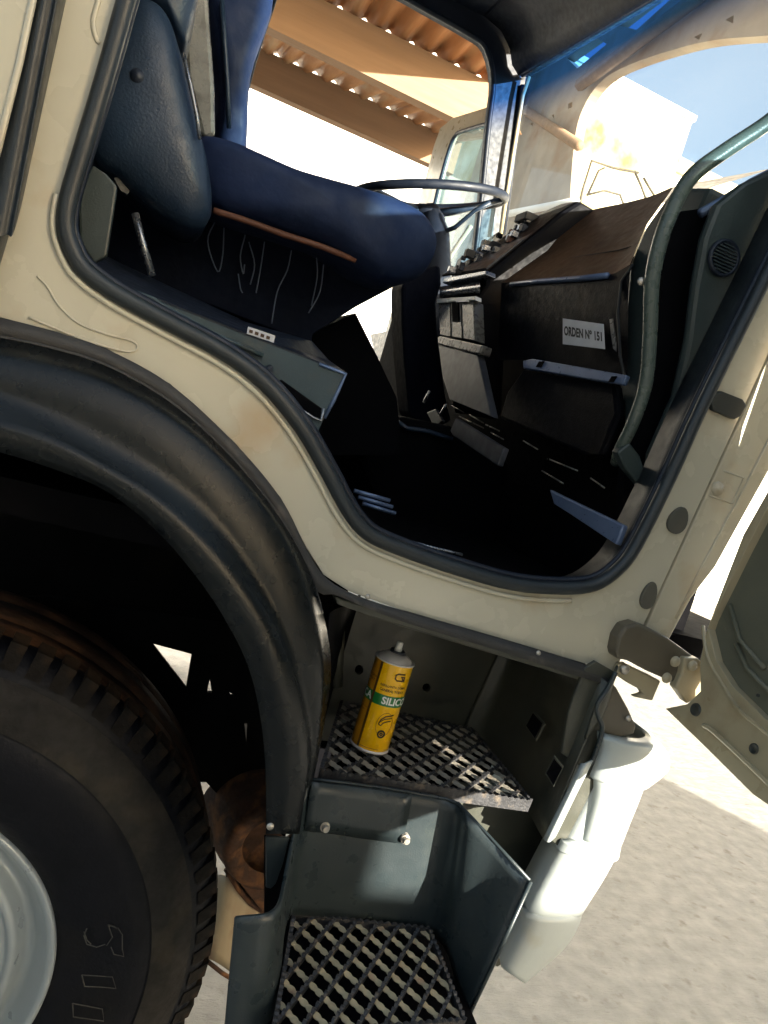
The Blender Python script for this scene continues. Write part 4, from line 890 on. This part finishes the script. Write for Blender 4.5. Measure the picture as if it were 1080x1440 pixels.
# unseen box trailer and low wall, added to shade the lorry's side and the ground
tr = empty('shade_trailer', (-2, -5.5, 0), 'unseen grey box trailer added to shade the side of the lorry', 'trailer')
trp = [box('shade_trailer_body', (-8, -6.6, 1.0), (TREND, -4.0, 3.9), M['shade_panel'], tr, bevel=.03), box('shade_trailer_skirt', (-7.5, -4.1, .45), (TREND-.3, -4.05, .99), M['shade_panel'], tr)]
for xx in (-6.3, -5.0, 1.6):
    for yy in (-4.3, -6.3):
        trp.append(lathe('shade_trailer_wheel', [(0, -.1), (.3, -.1), (.32, -.12), (.5, -.12), (.52, -.08), (.52, .08), (.5, .12), (0, .12)], (xx, yy, .52), (0, 1, 0), M['tyre'], tr, seg=32))
for o in trp: o.location = o.location-Vector((-2, -5.5, 0))
tag(box('shade_wall', (TREND+.02, -4.4, 0), (7.2, -4.2, WALLH), M['whitewash']), 'unseen low wall added to shade the ground and lower bumper', 'wall')

# ================================================================== YARD
yb = empty('ochre_building', (7, 11, 0), 'pale yellowish sunlit building seen through the windscreen', 'building')
yp = [box('building_wall', (4.9, 11, 0), (7.75, 15, 8.1), M['ochre'], yb), box('roof_slab', (4.86, 10.96, 8.1), (7.79, 15.04, 8.2), M['whitewash'], yb)]
for o in yp: o.location = o.location-Vector((7, 11, 0))
yw = empty('warehouse', (14, 12, 0), 'long low white warehouse right of the yellowish building beyond the windscreen', 'warehouse')
q = [box('building_wall', (8.0, 12, 0), (24, 18, 7.7), M['whitewash'], yw), box('roof_edge', (7.95, 11.9, 7.7), (24.1, 18.1, 7.95), M['ochre'], yw), box('wall_band', (8.02, 11.95, 6.5), (24, 12.0, 7.0), M['ochre'], yw)]
for o in q: o.location = o.location-Vector((14, 12, 0))
wb = empty('white_sky_slab', (4, 45, 0), 'tall white slab added as blown-out sky far behind the shed', 'building')  # white slab added to make the view behind the shed blow out
q = [box('building_wall', (-14, 45, 0), (17, 57, 27), M['whitewash'], wb), box('sky_slab_parapet', (-14.3, 44.7, 27), (17.3, 57.3, 27.8), M['whitewash'], wb)]  # both boxes form the added white sky slab
for o in q: o.location = o.location-Vector((4, 45, 0))
tf = empty('tubular_frame', (4.5, 8, 0), 'thin dark tubular frame standing in the bright yard beyond the windscreen', 'metal frame')
tb = onY(830, 300, 8)
q = []
for l in ([(812, 300), (820, 265), (832, 226), (862, 236), (898, 243)], [(826, 275), (842, 240), (850, 236)], [(892, 240), (902, 262), (912, 290)], [(825, 274), (850, 268), (872, 274), (882, 300)], [(905, 250), (920, 275)]):
    q.append(tube('frame_tube', [onY(x, y, 8) for x, y in l], .016, M['frame'], tf, seg=6))
for xx in (815, 912):
    b_ = onY(xx, 298, 8); q.append(tube('frame_post', [b_, V(b_.x, 8, 0)], .03, M['frame'], tf, seg=6))
for o in q: o.location = o.location-Vector((4.5, 8, 0))

# undo the offsets of the parenting empties
for o in parts: o.location = Vector(o.location)-Vector((.4, 0, 0))
for o in shed_parts: o.location = Vector(o.location)-Vector((0, 6, 0))
